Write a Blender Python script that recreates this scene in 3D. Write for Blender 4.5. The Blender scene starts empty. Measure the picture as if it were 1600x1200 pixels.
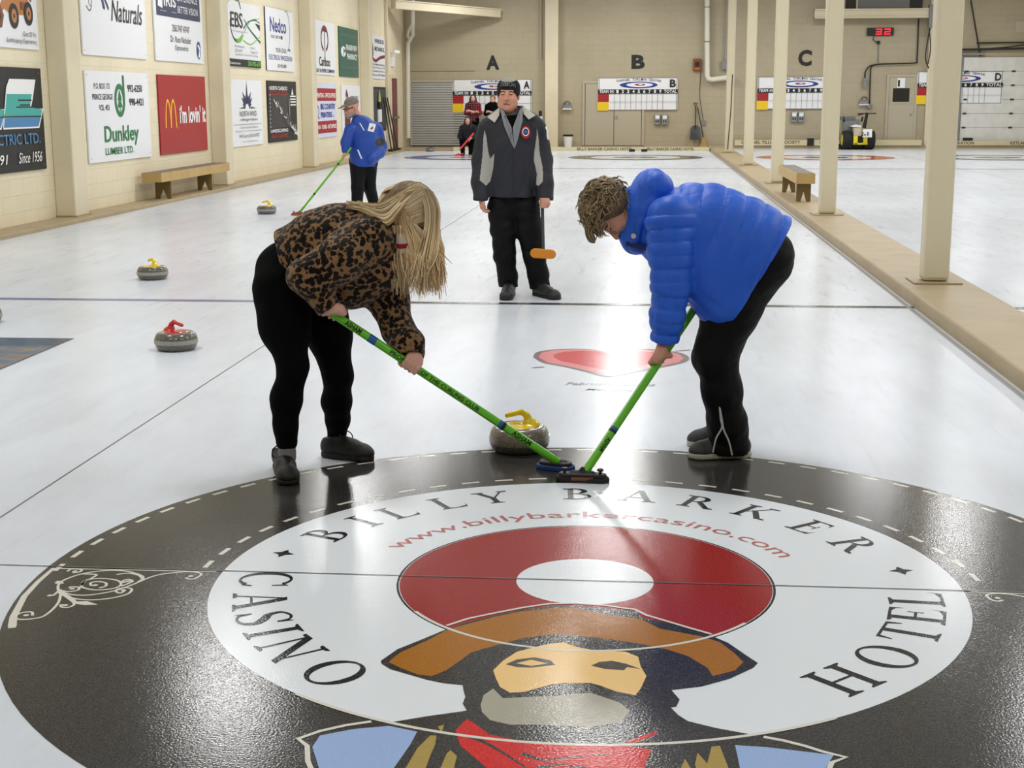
import bpy, math, random
import numpy as np
from mathutils import Vector, Matrix
random.seed(7); rng = np.random.RandomState(5)
C = bpy.context.scene.collection
PI = math.pi

# ---------------------------------------------------------------- camera (solved from the rings and lines on the ice)
CAM = np.array([0.1666, -4.4781, 1.5584]); YAW, PITCH, ROLL, F = -0.0903705, 0.1975238, -0.0031648, 2223.14
_f = np.array([math.sin(YAW)*math.cos(PITCH), math.cos(YAW)*math.cos(PITCH), -math.sin(PITCH)])
_r = np.array([math.cos(YAW), -math.sin(YAW), 0.]); _u = np.cross(_r, _f)
R_ = _r*math.cos(ROLL)+_u*math.sin(ROLL); U_ = -_r*math.sin(ROLL)+_u*math.cos(ROLL)
def P(u, v, x=None, y=None, z=None):
    """world point seen at photo position (u, v) on the plane X=x, Y=y or Z=z (used to measure the place)"""
    d = _f+R_*(u-800)/F-U_*(v-600)/F
    t = (x-CAM[0])/d[0] if x is not None else (y-CAM[1])/d[1] if y is not None else ((0 if z is None else z)-CAM[2])/d[2]
    return CAM+d*t
V3 = lambda *a: np.array(a, float)
def nrm(v): v = np.asarray(v, float); return v/np.linalg.norm(v)

cam_d = bpy.data.cameras.new('camera'); cam = bpy.data.objects.new('camera', cam_d); C.objects.link(cam)
cam_d.sensor_width = 36; cam_d.lens = F/1600*36; cam_d.clip_end = 200
M = Matrix.Identity(4)
for i in range(3):
    M[i][0], M[i][1], M[i][2], M[i][3] = R_[i], U_[i], -_f[i], CAM[i]
cam.matrix_world = M; bpy.context.scene.camera = cam

# ---------------------------------------------------------------- materials
def lin(c):
    return tuple(((x/255)/12.92 if x/255 <= .04045 else ((x/255+.055)/1.055)**2.4) for x in c)+(1,)
MATS = {}
def mat(name, rgb, rough=.6, metal=0, spec=.5, bump=None, noise=None, emit=None, estr=1, coat=0, mix=None, sheen=0):
    """rgb in sRGB 0-255; bump=(scale,strength); noise=(scale,rgb2,fac) tints the base with a second colour"""
    if name in MATS: return MATS[name]
    m = bpy.data.materials.new(name); m.use_nodes = True; nt = m.node_tree; b = nt.nodes['Principled BSDF']
    b.inputs['Base Color'].default_value = lin(rgb); b.inputs['Roughness'].default_value = rough
    b.inputs['Metallic'].default_value = metal; b.inputs['Specular IOR Level'].default_value = spec
    if coat: b.inputs['Coat Weight'].default_value = coat
    if sheen: b.inputs['Sheen Weight'].default_value = sheen
    if emit: b.inputs['Emission Color'].default_value = lin(emit); b.inputs['Emission Strength'].default_value = estr
    tc = nt.nodes.new('ShaderNodeTexCoord')
    if noise:
        n = nt.nodes.new('ShaderNodeTexNoise'); n.inputs['Scale'].default_value = noise[0]; n.inputs['Detail'].default_value = 4
        nt.links.new(tc.outputs['Object'], n.inputs['Vector'])
        r = nt.nodes.new('ShaderNodeValToRGB'); r.color_ramp.elements[0].position = .38; r.color_ramp.elements[1].position = .64
        nt.links.new(n.outputs['Fac'], r.inputs['Fac'])
        r.color_ramp.elements[0].color = lin(rgb)
        c2 = lin(noise[1]); c1 = lin(rgb); k = noise[2]
        r.color_ramp.elements[1].color = tuple(c1[i]*(1-k)+c2[i]*k for i in range(3))+(1,)
        nt.links.new(r.outputs['Color'], b.inputs['Base Color'])
    if bump:
        n2 = nt.nodes.new('ShaderNodeTexNoise'); n2.inputs['Scale'].default_value = bump[0]; n2.inputs['Detail'].default_value = 3
        nt.links.new(tc.outputs['Object'], n2.inputs['Vector'])
        bp = nt.nodes.new('ShaderNodeBump'); bp.inputs['Strength'].default_value = bump[1]; bp.inputs['Distance'].default_value = .01
        nt.links.new(n2.outputs['Fac'], bp.inputs['Height']); nt.links.new(bp.outputs['Normal'], b.inputs['Normal'])
    MATS[name] = m; return m

def ice(name, rgb, spec=.2, rough=.13, white=False, two=None):
    if name in MATS: return MATS[name]
    m = bpy.data.materials.new(name); m.use_nodes = True; nt = m.node_tree; b = nt.nodes['Principled BSDF']; N = nt.nodes.new; L = nt.links.new
    b.inputs['Base Color'].default_value = lin(rgb); b.inputs['Roughness'].default_value = rough; b.inputs['IOR'].default_value = 1.33
    g = N('ShaderNodeNewGeometry')
    n = N('ShaderNodeTexNoise'); n.inputs['Scale'].default_value = 150; n.inputs['Detail'].default_value = 1; L(g.outputs['Position'], n.inputs['Vector'])
    bp = N('ShaderNodeBump'); bp.inputs['Strength'].default_value = .33; bp.inputs['Distance'].default_value = .0012
    L(n.outputs['Fac'], bp.inputs['Height']); L(bp.outputs['Normal'], b.inputs['Normal'])
    b.inputs['Specular IOR Level'].default_value = spec
    if not white and two is None:   # fine frost-like speckle in the colour, standing in for pebble glitter
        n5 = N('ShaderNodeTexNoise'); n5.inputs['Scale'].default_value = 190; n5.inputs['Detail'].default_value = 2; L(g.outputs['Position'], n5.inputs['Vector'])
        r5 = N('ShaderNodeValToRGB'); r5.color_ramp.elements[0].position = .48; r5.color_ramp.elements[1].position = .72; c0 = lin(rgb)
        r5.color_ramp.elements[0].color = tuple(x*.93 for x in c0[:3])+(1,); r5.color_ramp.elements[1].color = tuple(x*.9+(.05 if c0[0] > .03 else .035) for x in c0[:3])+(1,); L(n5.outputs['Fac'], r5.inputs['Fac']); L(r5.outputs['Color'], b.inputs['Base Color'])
    if two is not None:
        n4 = N('ShaderNodeTexNoise'); n4.inputs['Scale'].default_value = two[0]; n4.inputs['Detail'].default_value = 5; L(g.outputs['Position'], n4.inputs['Vector'])
        r4 = N('ShaderNodeValToRGB'); r4.color_ramp.elements[0].position = .4; r4.color_ramp.elements[1].position = .62
        r4.color_ramp.elements[0].color = lin(rgb); r4.color_ramp.elements[1].color = lin(two[1]); L(n4.outputs['Fac'], r4.inputs['Fac']); L(r4.outputs['Color'], b.inputs['Base Color'])
    if white:
        # milky cloudiness plus the scuffs that play leaves along the sheet
        mp = N('ShaderNodeMapping'); mp.inputs['Scale'].default_value = (1.6, .45, 1); mp.inputs['Rotation'].default_value = (0, 0, .12); L(g.outputs['Position'], mp.inputs['Vector'])
        n2 = N('ShaderNodeTexNoise'); n2.inputs['Scale'].default_value = 1.5; n2.inputs['Detail'].default_value = 7; n2.inputs['Roughness'].default_value = .68; L(mp.outputs['Vector'], n2.inputs['Vector'])
        mp3 = N('ShaderNodeMapping'); mp3.inputs['Scale'].default_value = (7, .8, 1); mp3.inputs['Rotation'].default_value = (0, 0, .25); L(g.outputs['Position'], mp3.inputs['Vector'])
        n3 = N('ShaderNodeTexNoise'); n3.inputs['Scale'].default_value = 2; n3.inputs['Detail'].default_value = 5; n3.inputs['Distortion'].default_value = .9; L(mp3.outputs['Vector'], n3.inputs['Vector'])
        r = N('ShaderNodeValToRGB'); r.color_ramp.elements[0].position = .3; r.color_ramp.elements[1].position = .6
        r.color_ramp.elements[0].color = lin((208, 213, 221)); r.color_ramp.elements[1].color = lin(rgb); L(n2.outputs['Fac'], r.inputs['Fac'])
        r3 = N('ShaderNodeValToRGB'); r3.color_ramp.elements[0].position = .30; r3.color_ramp.elements[1].position = .42
        r3.color_ramp.elements[0].color = (.84, .83, .85, 1); r3.color_ramp.elements[1].color = (1, 1, 1, 1); L(n3.outputs['Fac'], r3.inputs['Fac'])
        # scuffs fade out on the freshly swept near end of the sheet (y < 6 m)
        sx = N('ShaderNodeSeparateXYZ'); L(g.outputs['Position'], sx.inputs[0])
        mr = N('ShaderNodeMapRange'); mr.inputs['From Min'].default_value = 4; mr.inputs['From Max'].default_value = 9; mr.inputs['To Min'].default_value = .25; mr.inputs['To Max'].default_value = 1; L(sx.outputs['Y'], mr.inputs['Value'])
        mx = N('ShaderNodeMix'); mx.data_type = 'RGBA'; mx.blend_type = 'MULTIPLY'; L(mr.outputs['Result'], mx.inputs['Factor']); L(r.outputs['Color'], mx.inputs['A']); L(r3.outputs['Color'], mx.inputs['B'])
        L(mx.outputs['Result'], b.inputs['Base Color'])
    MATS[name] = m; return m

def block_mat(name, rgb, axis, joint=.93):
    """painted concrete block in running bond; axis = world axis that runs along the wall"""
    m = bpy.data.materials.new(name); m.use_nodes = True; nt = m.node_tree; b = nt.nodes['Principled BSDF']; N = nt.nodes.new; L = nt.links.new
    g = N('ShaderNodeNewGeometry'); s = N('ShaderNodeSeparateXYZ'); c = N('ShaderNodeCombineXYZ'); L(g.outputs['Position'], s.inputs[0])
    L(s.outputs[axis], c.inputs[0]); L(s.outputs['Z'], c.inputs[1])
    t = N('ShaderNodeTexBrick'); L(c.outputs[0], t.inputs['Vector']); t.inputs['Scale'].default_value = 1; t.inputs['Brick Width'].default_value = .405; t.inputs['Row Height'].default_value = .203
    t.inputs['Mortar Size'].default_value = .006; t.inputs['Mortar Smooth'].default_value = .6
    c1 = lin(rgb); t.inputs['Color1'].default_value = c1; t.inputs['Color2'].default_value = tuple(x*.97 for x in c1[:3])+(1,)
    t.inputs['Mortar'].default_value = tuple(x*joint*joint for x in c1[:3])+(1,)
    n = N('ShaderNodeTexNoise'); n.inputs['Scale'].default_value = .9; n.inputs['Detail'].default_value = 5; L(g.outputs['Position'], n.inputs['Vector'])
    r = N('ShaderNodeValToRGB'); r.color_ramp.elements[0].position = .3; r.color_ramp.elements[0].color = (.91, .9, .88, 1); r.color_ramp.elements[1].position = .6; L(n.outputs['Fac'], r.inputs['Fac'])
    mx = N('ShaderNodeMix'); mx.data_type = 'RGBA'; mx.blend_type = 'MULTIPLY'; mx.inputs['Factor'].default_value = .8; L(t.outputs['Color'], mx.inputs['A']); L(r.outputs['Color'], mx.inputs['B'])
    L(mx.outputs['Result'], b.inputs['Base Color']); b.inputs['Roughness'].default_value = .55
    bp = N('ShaderNodeBump'); bp.inputs['Strength'].default_value = .35; bp.inputs['Distance'].default_value = .004; bp.invert = True
    L(t.outputs['Fac'], bp.inputs['Height']); L(bp.outputs['Normal'], b.inputs['Normal'])
    MATS[name] = m; return m

# ---------------------------------------------------------------- mesh builder
class MB:
    def __init__(s): s.v = []; s.f = []; s.m = []; s.mats = []
    def mi(s, m):
        if m not in s.mats: s.mats.append(m)
        return s.mats.index(m)
    def add(s, vs, fs, m):
        b = len(s.v); s.v += [tuple(float(c) for c in x) for x in vs]; k = s.mi(m)
        for f in fs: s.f.append(tuple(b+i for i in f)); s.m.append(k)
    def box(s, a, b, m, rot=None):
        x0, y0, z0 = a; x1, y1, z1 = b
        vs = [V3(x, y, z) for z in (z0, z1) for y in (y0, y1) for x in (x0, x1)]
        if rot: ang, cx, cy = rot; ca, sa = math.cos(ang), math.sin(ang); vs = [V3(cx+(v[0]-cx)*ca-(v[1]-cy)*sa, cy+(v[0]-cx)*sa+(v[1]-cy)*ca, v[2]) for v in vs]
        s.add(vs, [(0, 2, 3, 1), (4, 5, 7, 6), (0, 1, 5, 4), (2, 6, 7, 3), (0, 4, 6, 2), (1, 3, 7, 5)], m); return s
    def bar(s, a, b, w, h, m, up=(0, 0, 1)):
        a, b = V3(*a), V3(*b); d = nrm(b-a); x = np.cross(d, up)
        x = nrm(x) if np.linalg.norm(x) > 1e-4 else V3(1, 0, 0); z = np.cross(x, d)
        vs = [p+x*sx*w/2+z*sz*h/2 for p in (a, b) for sz in (-1, 1) for sx in (-1, 1)]
        s.add(vs, [(0, 2, 3, 1), (4, 5, 7, 6), (0, 1, 5, 4), (2, 6, 7, 3), (0, 4, 6, 2), (1, 3, 7, 5)], m); return s
    def tube(s, pts, r, m, n=10, cap=True):
        pts = [V3(*p) for p in pts]; k = len(pts); rs = r if hasattr(r, '__len__') else [r]*k
        d0 = nrm(pts[1]-pts[0]); x = np.cross(d0, V3(0, 0, 1)); x = nrm(x) if np.linalg.norm(x) > 1e-3 else V3(1, 0, 0)
        vs = []
        for i, p in enumerate(pts):
            d = nrm(pts[min(i+1, k-1)]-pts[max(i-1, 0)]); x = nrm(x-d*np.dot(x, d)); y = np.cross(d, x)
            for j in range(n): a = 2*PI*j/n; vs.append(p+(x*math.cos(a)+y*math.sin(a))*rs[i])
        fs = [(i*n+j, i*n+(j+1) % n, (i+1)*n+(j+1) % n, (i+1)*n+j) for i in range(k-1) for j in range(n)]
        if cap: fs += [tuple(range(n-1, -1, -1)), tuple((k-1)*n+j for j in range(n))]
        s.add(vs, fs, m); return s
    def lathe(s, prof, m, o=(0, 0, 0), n=40, sc=(1, 1)):
        vs = [(o[0]+r*sc[0]*math.cos(2*PI*j/n), o[1]+r*sc[1]*math.sin(2*PI*j/n), o[2]+z) for r, z in prof for j in range(n)]; k = len(prof)
        fs = [(i*n+j, i*n+(j+1) % n, (i+1)*n+(j+1) % n, (i+1)*n+j) for i in range(k-1) for j in range(n)]
        fs += [tuple(range(n-1, -1, -1)), tuple((k-1)*n+j for j in range(n))]
        s.add(vs, fs, m); return s
    def prism(s, pts, off, m):
        """closed outline pts (3D, planar) pushed along off"""
        n = len(pts); pts = [V3(*p) for p in pts]; off = V3(*off)
        s.add(pts+[p+off for p in pts], [tuple(range(n)), tuple(range(2*n-1, n-1, -1))]+[(i, i+n, (i+1) % n+n, (i+1) % n) for i in range(n)], m); return s
    def build(s, name, parent=None, smooth=False, bevel=0, sub=0, **kw):
        me = bpy.data.meshes.new(name); me.from_pydata(s.v, [], s.f); me.update()
        for m in s.mats: me.materials.append(m)
        me.polygons.foreach_set('material_index', s.m)
        if smooth: me.polygons.foreach_set('use_smooth', [True]*len(s.f))
        o = bpy.data.objects.new(name, me); C.objects.link(o); o.parent = parent
        if bevel: b = o.modifiers.new('bevel', 'BEVEL'); b.width = bevel; b.segments = 2; b.limit_method = 'ANGLE'; b.angle_limit = math.radians(40)
        if smooth and not sub:
            try: me.set_sharp_from_angle(angle=math.radians(38))
            except Exception: pass
        if sub: q = o.modifiers.new('sub', 'SUBSURF'); q.levels = q.render_levels = sub
        return tag(o, **kw)
def tag(o, label=None, cat=None, group=None, kind=None):
    if label: o['label'] = label
    if cat: o['category'] = cat
    if group: o['group'] = group
    if kind: o['kind'] = kind
    return o
def empty(name, loc, **kw):
    o = bpy.data.objects.new(name, None); C.objects.link(o); o.location = tuple(float(c) for c in loc); o.empty_display_size = .1; return tag(o, **kw)
def under(o, parent):
    """parent o (built in world space) under an unrotated Empty, keeping it in place"""
    o.parent = parent; o.matrix_parent_inverse = Matrix.Translation(-parent.location); return o
def dup(root, loc, rotz=0, **kw):
    r = root.copy(); C.objects.link(r); r.location = loc; r.rotation_euler = (0, 0, rotz)
    for k, v in kw.items(): r[{'cat': 'category'}.get(k, k)] = v
    for ch in list(root.children):
        c = ch.copy(); C.objects.link(c); c.parent = r
        for g in list(ch.children):
            d = g.copy(); C.objects.link(d); d.parent = c
    return r

# ---------------------------------------------------------------- flat writing and shapes
_T = {}
def text2d(s, bold=0., shear=0.):
    k = (s, bold, shear)
    if k not in _T:
        c = bpy.data.curves.new('lettering', 'FONT'); c.body = s; c.resolution_u = 3; c.offset = bold; c.shear = shear
        o = bpy.data.objects.new('lettering', c); me = bpy.data.meshes.new_from_object(o)
        vs = np.array([(v.co.x, v.co.y) for v in me.vertices]) if len(me.vertices) else np.zeros((0, 2)); fs = [tuple(p.vertices) for p in me.polygons]
        bpy.data.objects.remove(o); bpy.data.curves.remove(c); bpy.data.meshes.remove(me); _T[k] = (vs, fs)
    return _T[k]
class Flat:
    """draws on a plane: origin o, right u, up v; lift steps outward so layers never coincide"""
    def __init__(s, mb, o, u, v, step=2e-4, lift=1e-3):
        s.mb, s.o, s.u, s.v = mb, V3(*o), nrm(u), nrm(v); s.n = np.cross(s.u, s.v); s.l = lift; s.step = step
    def pt(s, a, b): return s.o+s.u*a+s.v*b+s.n*s.l
    def poly(s, pts, m): s.l += s.step; s.mb.add([s.pt(a, b) for a, b in pts], [tuple(range(len(pts)))], m)
    def rect(s, a0, b0, a1, b1, m): s.poly([(a0, b0), (a1, b0), (a1, b1), (a0, b1)], m)
    def ell(s, cx, cy, rx, ry, m, n=40, a0=0, a1=2*PI, w=None, ang=0):
        ca, sa = math.cos(ang), math.sin(ang)
        q = lambda x, y: (cx+x*ca-y*sa, cy+x*sa+y*ca)
        t = [a0+(a1-a0)*i/n for i in range(n+1)]
        if w is None: s.poly([q(rx*math.cos(a), ry*math.sin(a)) for a in t[:-1] if 1], m)
        else:
            s.l += s.step
            vs = [s.pt(*q(rx*math.cos(a), ry*math.sin(a))) for a in t]+[s.pt(*q((rx-w)*math.cos(a), (ry-w)*math.sin(a))) for a in t]
            s.mb.add(vs, [(i+n+1, i, i+1, i+n+2)[::-1] for i in range(n)], m)
    def stroke(s, pts, w, m, w2=None):
        s.l += s.step; k = len(pts); pts = [np.array(p, float) for p in pts]; vs = []
        for i, p in enumerate(pts):
            d = pts[min(i+1, k-1)]-pts[max(i-1, 0)]; d = d/(np.linalg.norm(d)+1e-9); nn = np.array([-d[1], d[0]])
            ww = (w if w2 is None else w+(w2-w)*i/(k-1))/2; vs += [s.pt(*(p+nn*ww)), s.pt(*(p-nn*ww))]
        s.mb.add(vs, [(2*i+1, 2*i+3, 2*i+2, 2*i) for i in range(k-1)], m)
    def text(s, t, a0, b0, a1, b1, m, bold=0., shear=0.):
        """writing fitted into the box a0..a1, b0..b1"""
        vs, fs = text2d(t, bold, shear)
        if len(vs) == 0: return
        s.l += s.step; lo, hi = vs.min(0), vs.max(0); q = (vs-lo)/np.maximum(hi-lo, 1e-6)
        s.mb.add([s.pt(a0+(a1-a0)*x, b0+(b1-b0)*y) for x, y in q], fs, m)
    def textw(s, t, cx, b0, h, m, bold=0., shear=0., maxw=None, al=0):
        vs, fs = text2d(t, bold, shear); lo, hi = vs.min(0), vs.max(0); w = (hi[0]-lo[0])/(hi[1]-lo[1])*h
        if maxw: w = min(w, maxw)
        a = cx-w/2 if al == 0 else cx if al < 0 else cx-w
        s.text(t, a, b0, a+w, b0+h, m, bold, shear)
def spline(pts, n=8):
    """Catmull-Rom through pts"""
    pts = [np.array(p, float) for p in pts]; q = [2*pts[0]-pts[1]]+pts+[2*pts[-1]-pts[-2]]; out = []
    for i in range(1, len(q)-2):
        for j in range(n):
            t = j/n; a, b, c, d = q[i-1:i+3]
            out.append(.5*((2*b)+(-a+c)*t+(2*a-5*b+4*c-d)*t*t+(-a+3*b-3*c+d)*t**3))
    out.append(pts[-1]); return out

# ---------------------------------------------------------------- smooth solids: signed distance on a grid, then surface nets
class SDF:
    def __init__(s, lo, hi, vox):
        lo, hi = V3(*lo), V3(*hi); s.lo = np.minimum(lo, hi); s.vox = vox; s.n = np.ceil((np.maximum(lo, hi)-s.lo)/vox).astype(int)+1
        s.D = np.full(tuple(s.n), 9., np.float32); s.ax = [(s.lo[i]+np.arange(s.n[i])*vox).astype(np.float32) for i in range(3)]
    def block(s, lo, hi):
        a = np.clip(np.floor((lo-s.lo)/s.vox).astype(int), 0, s.n); b = np.clip(np.ceil((hi-s.lo)/s.vox).astype(int)+1, 0, s.n)
        if (b <= a).any(): return None, None
        sl = tuple(slice(a[i], b[i]) for i in range(3))
        return sl, np.meshgrid(*[s.ax[i][sl[i]] for i in range(3)], indexing='ij')
    def put(s, sl, d, k, op='add'):
        D = s.D[sl]
        if op == 'add':
            if k <= 0: s.D[sl] = np.minimum(D, d); return
            h = np.clip(.5+.5*(D-d)/k, 0, 1); s.D[sl] = D+(d-D)*h-k*h*(1-h)
        else:
            if k <= 0: s.D[sl] = np.maximum(D, -d); return
            h = np.clip(.5-.5*(D+d)/k, 0, 1); s.D[sl] = D+(-d-D)*h+k*h*(1-h)
    def cap(s, a, b, ra, rb=None, k=.02, flat=None, mod=None, op='add'):
        a, b = V3(*a), V3(*b); rb = ra if rb is None else rb; m = max(ra, rb)+k+3*s.vox+(.02 if mod else 0)
        sl, g = s.block(np.minimum(a, b)-m, np.maximum(a, b)+m)
        if sl is None: return
        x, y, z = g[0]-a[0], g[1]-a[1], g[2]-a[2]; ab = b-a; L2 = max(float(ab@ab), 1e-12)
        t = np.clip((x*ab[0]+y*ab[1]+z*ab[2])/L2, 0, 1); x, y, z = x-t*ab[0], y-t*ab[1], z-t*ab[2]
        if flat is not None:
            n, f = nrm(flat[0]), flat[1]; q = (x*n[0]+y*n[1]+z*n[2])*(1/f-1); d = np.sqrt((x+q*n[0])**2+(y+q*n[1])**2+(z+q*n[2])**2)
            r = ra+(rb-ra)*t; d = (d-(r if mod is None else r+mod(t)))*(f if f < 1 else 1)
        else:
            d = np.sqrt(x*x+y*y+z*z)-(ra+(rb-ra)*t)
            if mod is not None: d -= mod(t)
        s.put(sl, d, k, op)
    def chain(s, pts, rs, k=.02, flat=None, puff=None):
        """puff=(period, depth): quilted rings along the chain"""
        L = 0.
        for i in range(len(pts)-1):
            l = float(np.linalg.norm(V3(*pts[i+1])-V3(*pts[i]))); f = None
            if puff: f = (lambda t, L=L, l=l: puff[1]*(np.abs(np.sin(PI*(L+t*l)/puff[0]))**.33-1))
            s.cap(pts[i], pts[i+1], rs[i], rs[i+1], k, flat, f); L += l
    def ell(s, c, r, R=None, k=.01, op='add'):
        c = V3(*c); r = V3(*r); m = r.max()+k+3*s.vox; sl, g = s.block(c-m, c+m)
        if sl is None: return
        R = np.eye(3) if R is None else R; X = [g[i]-c[i] for i in range(3)]
        q = [(X[0]*R[0][j]+X[1]*R[1][j]+X[2]*R[2][j])/r[j] for j in range(3)]
        l = np.sqrt(q[0]**2+q[1]**2+q[2]**2); l2 = np.sqrt((q[0]/r[0])**2+(q[1]/r[1])**2+(q[2]/r[2])**2)+1e-9
        s.put(sl, (l*(l-1)/l2).astype(np.float32), k, op)
    def cut(s, p, n, k=0, where=None):
        """remove everything on the side n points to, from plane through p (inside the ball where=(c,r) if given)"""
        n = nrm(n); p = V3(*p)
        if where is None: sl = tuple(slice(0, q) for q in s.n); g = np.meshgrid(*s.ax, indexing='ij', sparse=True)
        else:
            sl, g = s.block(V3(*where[0])-where[1], V3(*where[0])+where[1])
            if sl is None: return
        d = (g[0]-p[0])*n[0]+(g[1]-p[1])*n[1]+(g[2]-p[2])*n[2]
        if where is not None: d = np.where((g[0]-where[0][0])**2+(g[1]-where[0][1])**2+(g[2]-where[0][2])**2 < where[1]**2, d, -9)
        s.D[sl] = np.maximum(s.D[sl], d)
    def wrinkle(s, amp, scale, n=4, ridge=True, stretch=(1, 1, 1)):
        """soft cloth folds: a few crossing waves pressed into the surface"""
        g = np.meshgrid(*s.ax, indexing='ij', sparse=True)
        for _ in range(n):
            k = nrm(rng.randn(3)*V3(*stretch))*scale*(.7+.8*rng.rand()); k2 = nrm(rng.randn(3))*scale*.35
            w = k[0]*g[0]+k[1]*g[1]+k[2]*g[2]+1.6*np.sin(k2[0]*g[0]+k2[1]*g[1]+k2[2]*g[2]+rng.rand()*6)+rng.rand()*6
            s.D += (amp/n*((1-2*np.abs(np.sin(w/2))**.6) if ridge else np.sin(w))).astype(np.float32)
    def mesh(s):
        D = s.D; ins = D < 0; c = ins[:-1, :-1, :-1]; al = np.zeros(c.shape, np.int8)
        for i in (0, 1):
            for j in (0, 1):
                for l in (0, 1): al += ins[i:D.shape[0]-1+i, j:D.shape[1]-1+j, l:D.shape[2]-1+l]
        act = (al > 0) & (al < 8); idx = np.full(c.shape, -1, np.int64); I = np.argwhere(act); idx[act] = np.arange(len(I))
        acc = np.zeros((len(I), 3)); cnt = np.zeros(len(I))
        val = {(i, j, l): D[I[:, 0]+i, I[:, 1]+j, I[:, 2]+l] for i in (0, 1) for j in (0, 1) for l in (0, 1)}
        cs = list(val)
        for a in cs:
            for ax in range(3):
                if a[ax] == 0:
                    b = list(a); b[ax] = 1; b = tuple(b); va, vb = val[a], val[b]; cr = (va < 0) != (vb < 0)
                    t = np.where(cr, va/np.where(cr, va-vb, 1), 0); p = np.tile(np.array(a, float), (len(I), 1)); p[:, ax] = t
                    acc[cr] += p[cr]; cnt += cr
        vs = s.lo+(I+acc/np.maximum(cnt, 1)[:, None])*s.vox; F_ = []
        for ax in range(3):
            sh = [slice(1, -1)]*3; sh[ax] = slice(0, -1); sh2 = list(sh); sh2[ax] = slice(1, None); sh, sh2 = tuple(sh), tuple(sh2)
            A, B = ins[sh], ins[sh2]; Q = np.argwhere(A != B); st = A[A != B]
            off = np.array([1, 1, 1]); off[ax] = 0; Q = Q+off; u, w = (ax+1) % 3, (ax+2) % 3
            e = np.eye(3, dtype=int); q = [Q-e[u]-e[w], Q-e[w], Q, Q-e[u]]
            f = np.stack([idx[p[:, 0], p[:, 1], p[:, 2]] for p in q], 1); f[~st] = f[~st][:, ::-1]; F_.append(f)
        return vs, np.concatenate(F_)
    def build(s, name, mats, parent=None, pick=None, relax=1, **kw):
        vs, fs = s.mesh()
        for _ in range(relax):   # light Laplacian smoothing
            acc = np.zeros_like(vs); cnt = np.zeros(len(vs))
            for i in range(4):
                a, b = fs[:, i], fs[:, (i+1) % 4]; np.add.at(acc, a, vs[b]); np.add.at(cnt, a, 1)
            vs = vs*.45+acc/np.maximum(cnt, 1)[:, None]*.55
        me = bpy.data.meshes.new(name); me.vertices.add(len(vs)); me.vertices.foreach_set('co', vs.ravel())
        me.loops.add(len(fs)*4); me.loops.foreach_set('vertex_index', fs.ravel().astype(np.int32))
        me.polygons.add(len(fs)); me.polygons.foreach_set('loop_start', np.arange(len(fs), dtype=np.int32)*4); me.update(calc_edges=True)
        for m in (mats if isinstance(mats, list) else [mats]): me.materials.append(m)
        if pick is not None:
            c = vs[fs].mean(1); n = np.cross(vs[fs[:, 1]]-vs[fs[:, 0]], vs[fs[:, 3]]-vs[fs[:, 0]]); n = n/(np.linalg.norm(n, axis=1)[:, None]+1e-12)
            me.polygons.foreach_set('material_index', pick(c, n).astype(np.int32))
        me.polygons.foreach_set('use_smooth', [True]*len(fs)); me.update()
        o = bpy.data.objects.new(name, me); C.objects.link(o)
        if parent is not None: under(o, parent) if parent.type == 'EMPTY' else setattr(o, 'parent', parent)
        return tag(o, **kw)
def inpoly(x, y, poly):
    r = np.zeros(len(x), bool); n = len(poly)
    for i in range(n):
        x0, y0 = poly[i]; x1, y1 = poly[(i+1) % n]
        c = ((y0 > y) != (y1 > y)) & (x < (x1-x0)*(y-y0)/((y1-y0) if y1 != y0 else 1e-9)+x0); r ^= c
    return r
# ================================================================ THE SETTING
WX, BY, TOP = -7.5, 42.0, 6.3           # left wall, back wall, ceiling height
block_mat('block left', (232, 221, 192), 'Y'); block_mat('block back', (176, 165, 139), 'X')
mat('cream steel', (208, 198, 170), .45); mat('tan ledge', (170, 152, 120), .5, noise=(3, (152, 134, 104), .5), bump=(6, .1))
mat('cream pilaster', (222, 211, 182), .5, noise=(1.2, (202, 192, 168), .5))
mat('ceiling white', (205, 203, 196), .8); mat('door cream', (178, 169, 148), .5)
mat('black', (14, 14, 15), .5); mat('letter black', (16, 16, 18), .5); mat('white panel', (236, 238, 241), .35); mat('dark line', (40, 38, 36), .6)
mat('pvc', (222, 218, 205), .35); mat('steel', (150, 152, 155), .3, metal=.9); mat('grey paint', (120, 120, 118), .5)
for n_, c_ in dict(red=(164, 22, 28), yellow=(236, 200, 20), navy=(32, 44, 84), blue=(36, 52, 140), green=(30, 120, 66), lime=(110, 190, 60), orange=(206, 120, 50), teal=(60, 170, 160), dgreen=(28, 92, 78), charcoal=(46, 46, 48), gold=(250, 186, 30), white=(240, 240, 240), maroon=(110, 24, 34), skyblue=(70, 130, 180), pgrey=(130, 130, 134), brown=(120, 64, 30)).items():
    mat('ink '+n_, c_, .4)
I = lambda n: MATS['ink '+n]

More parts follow.
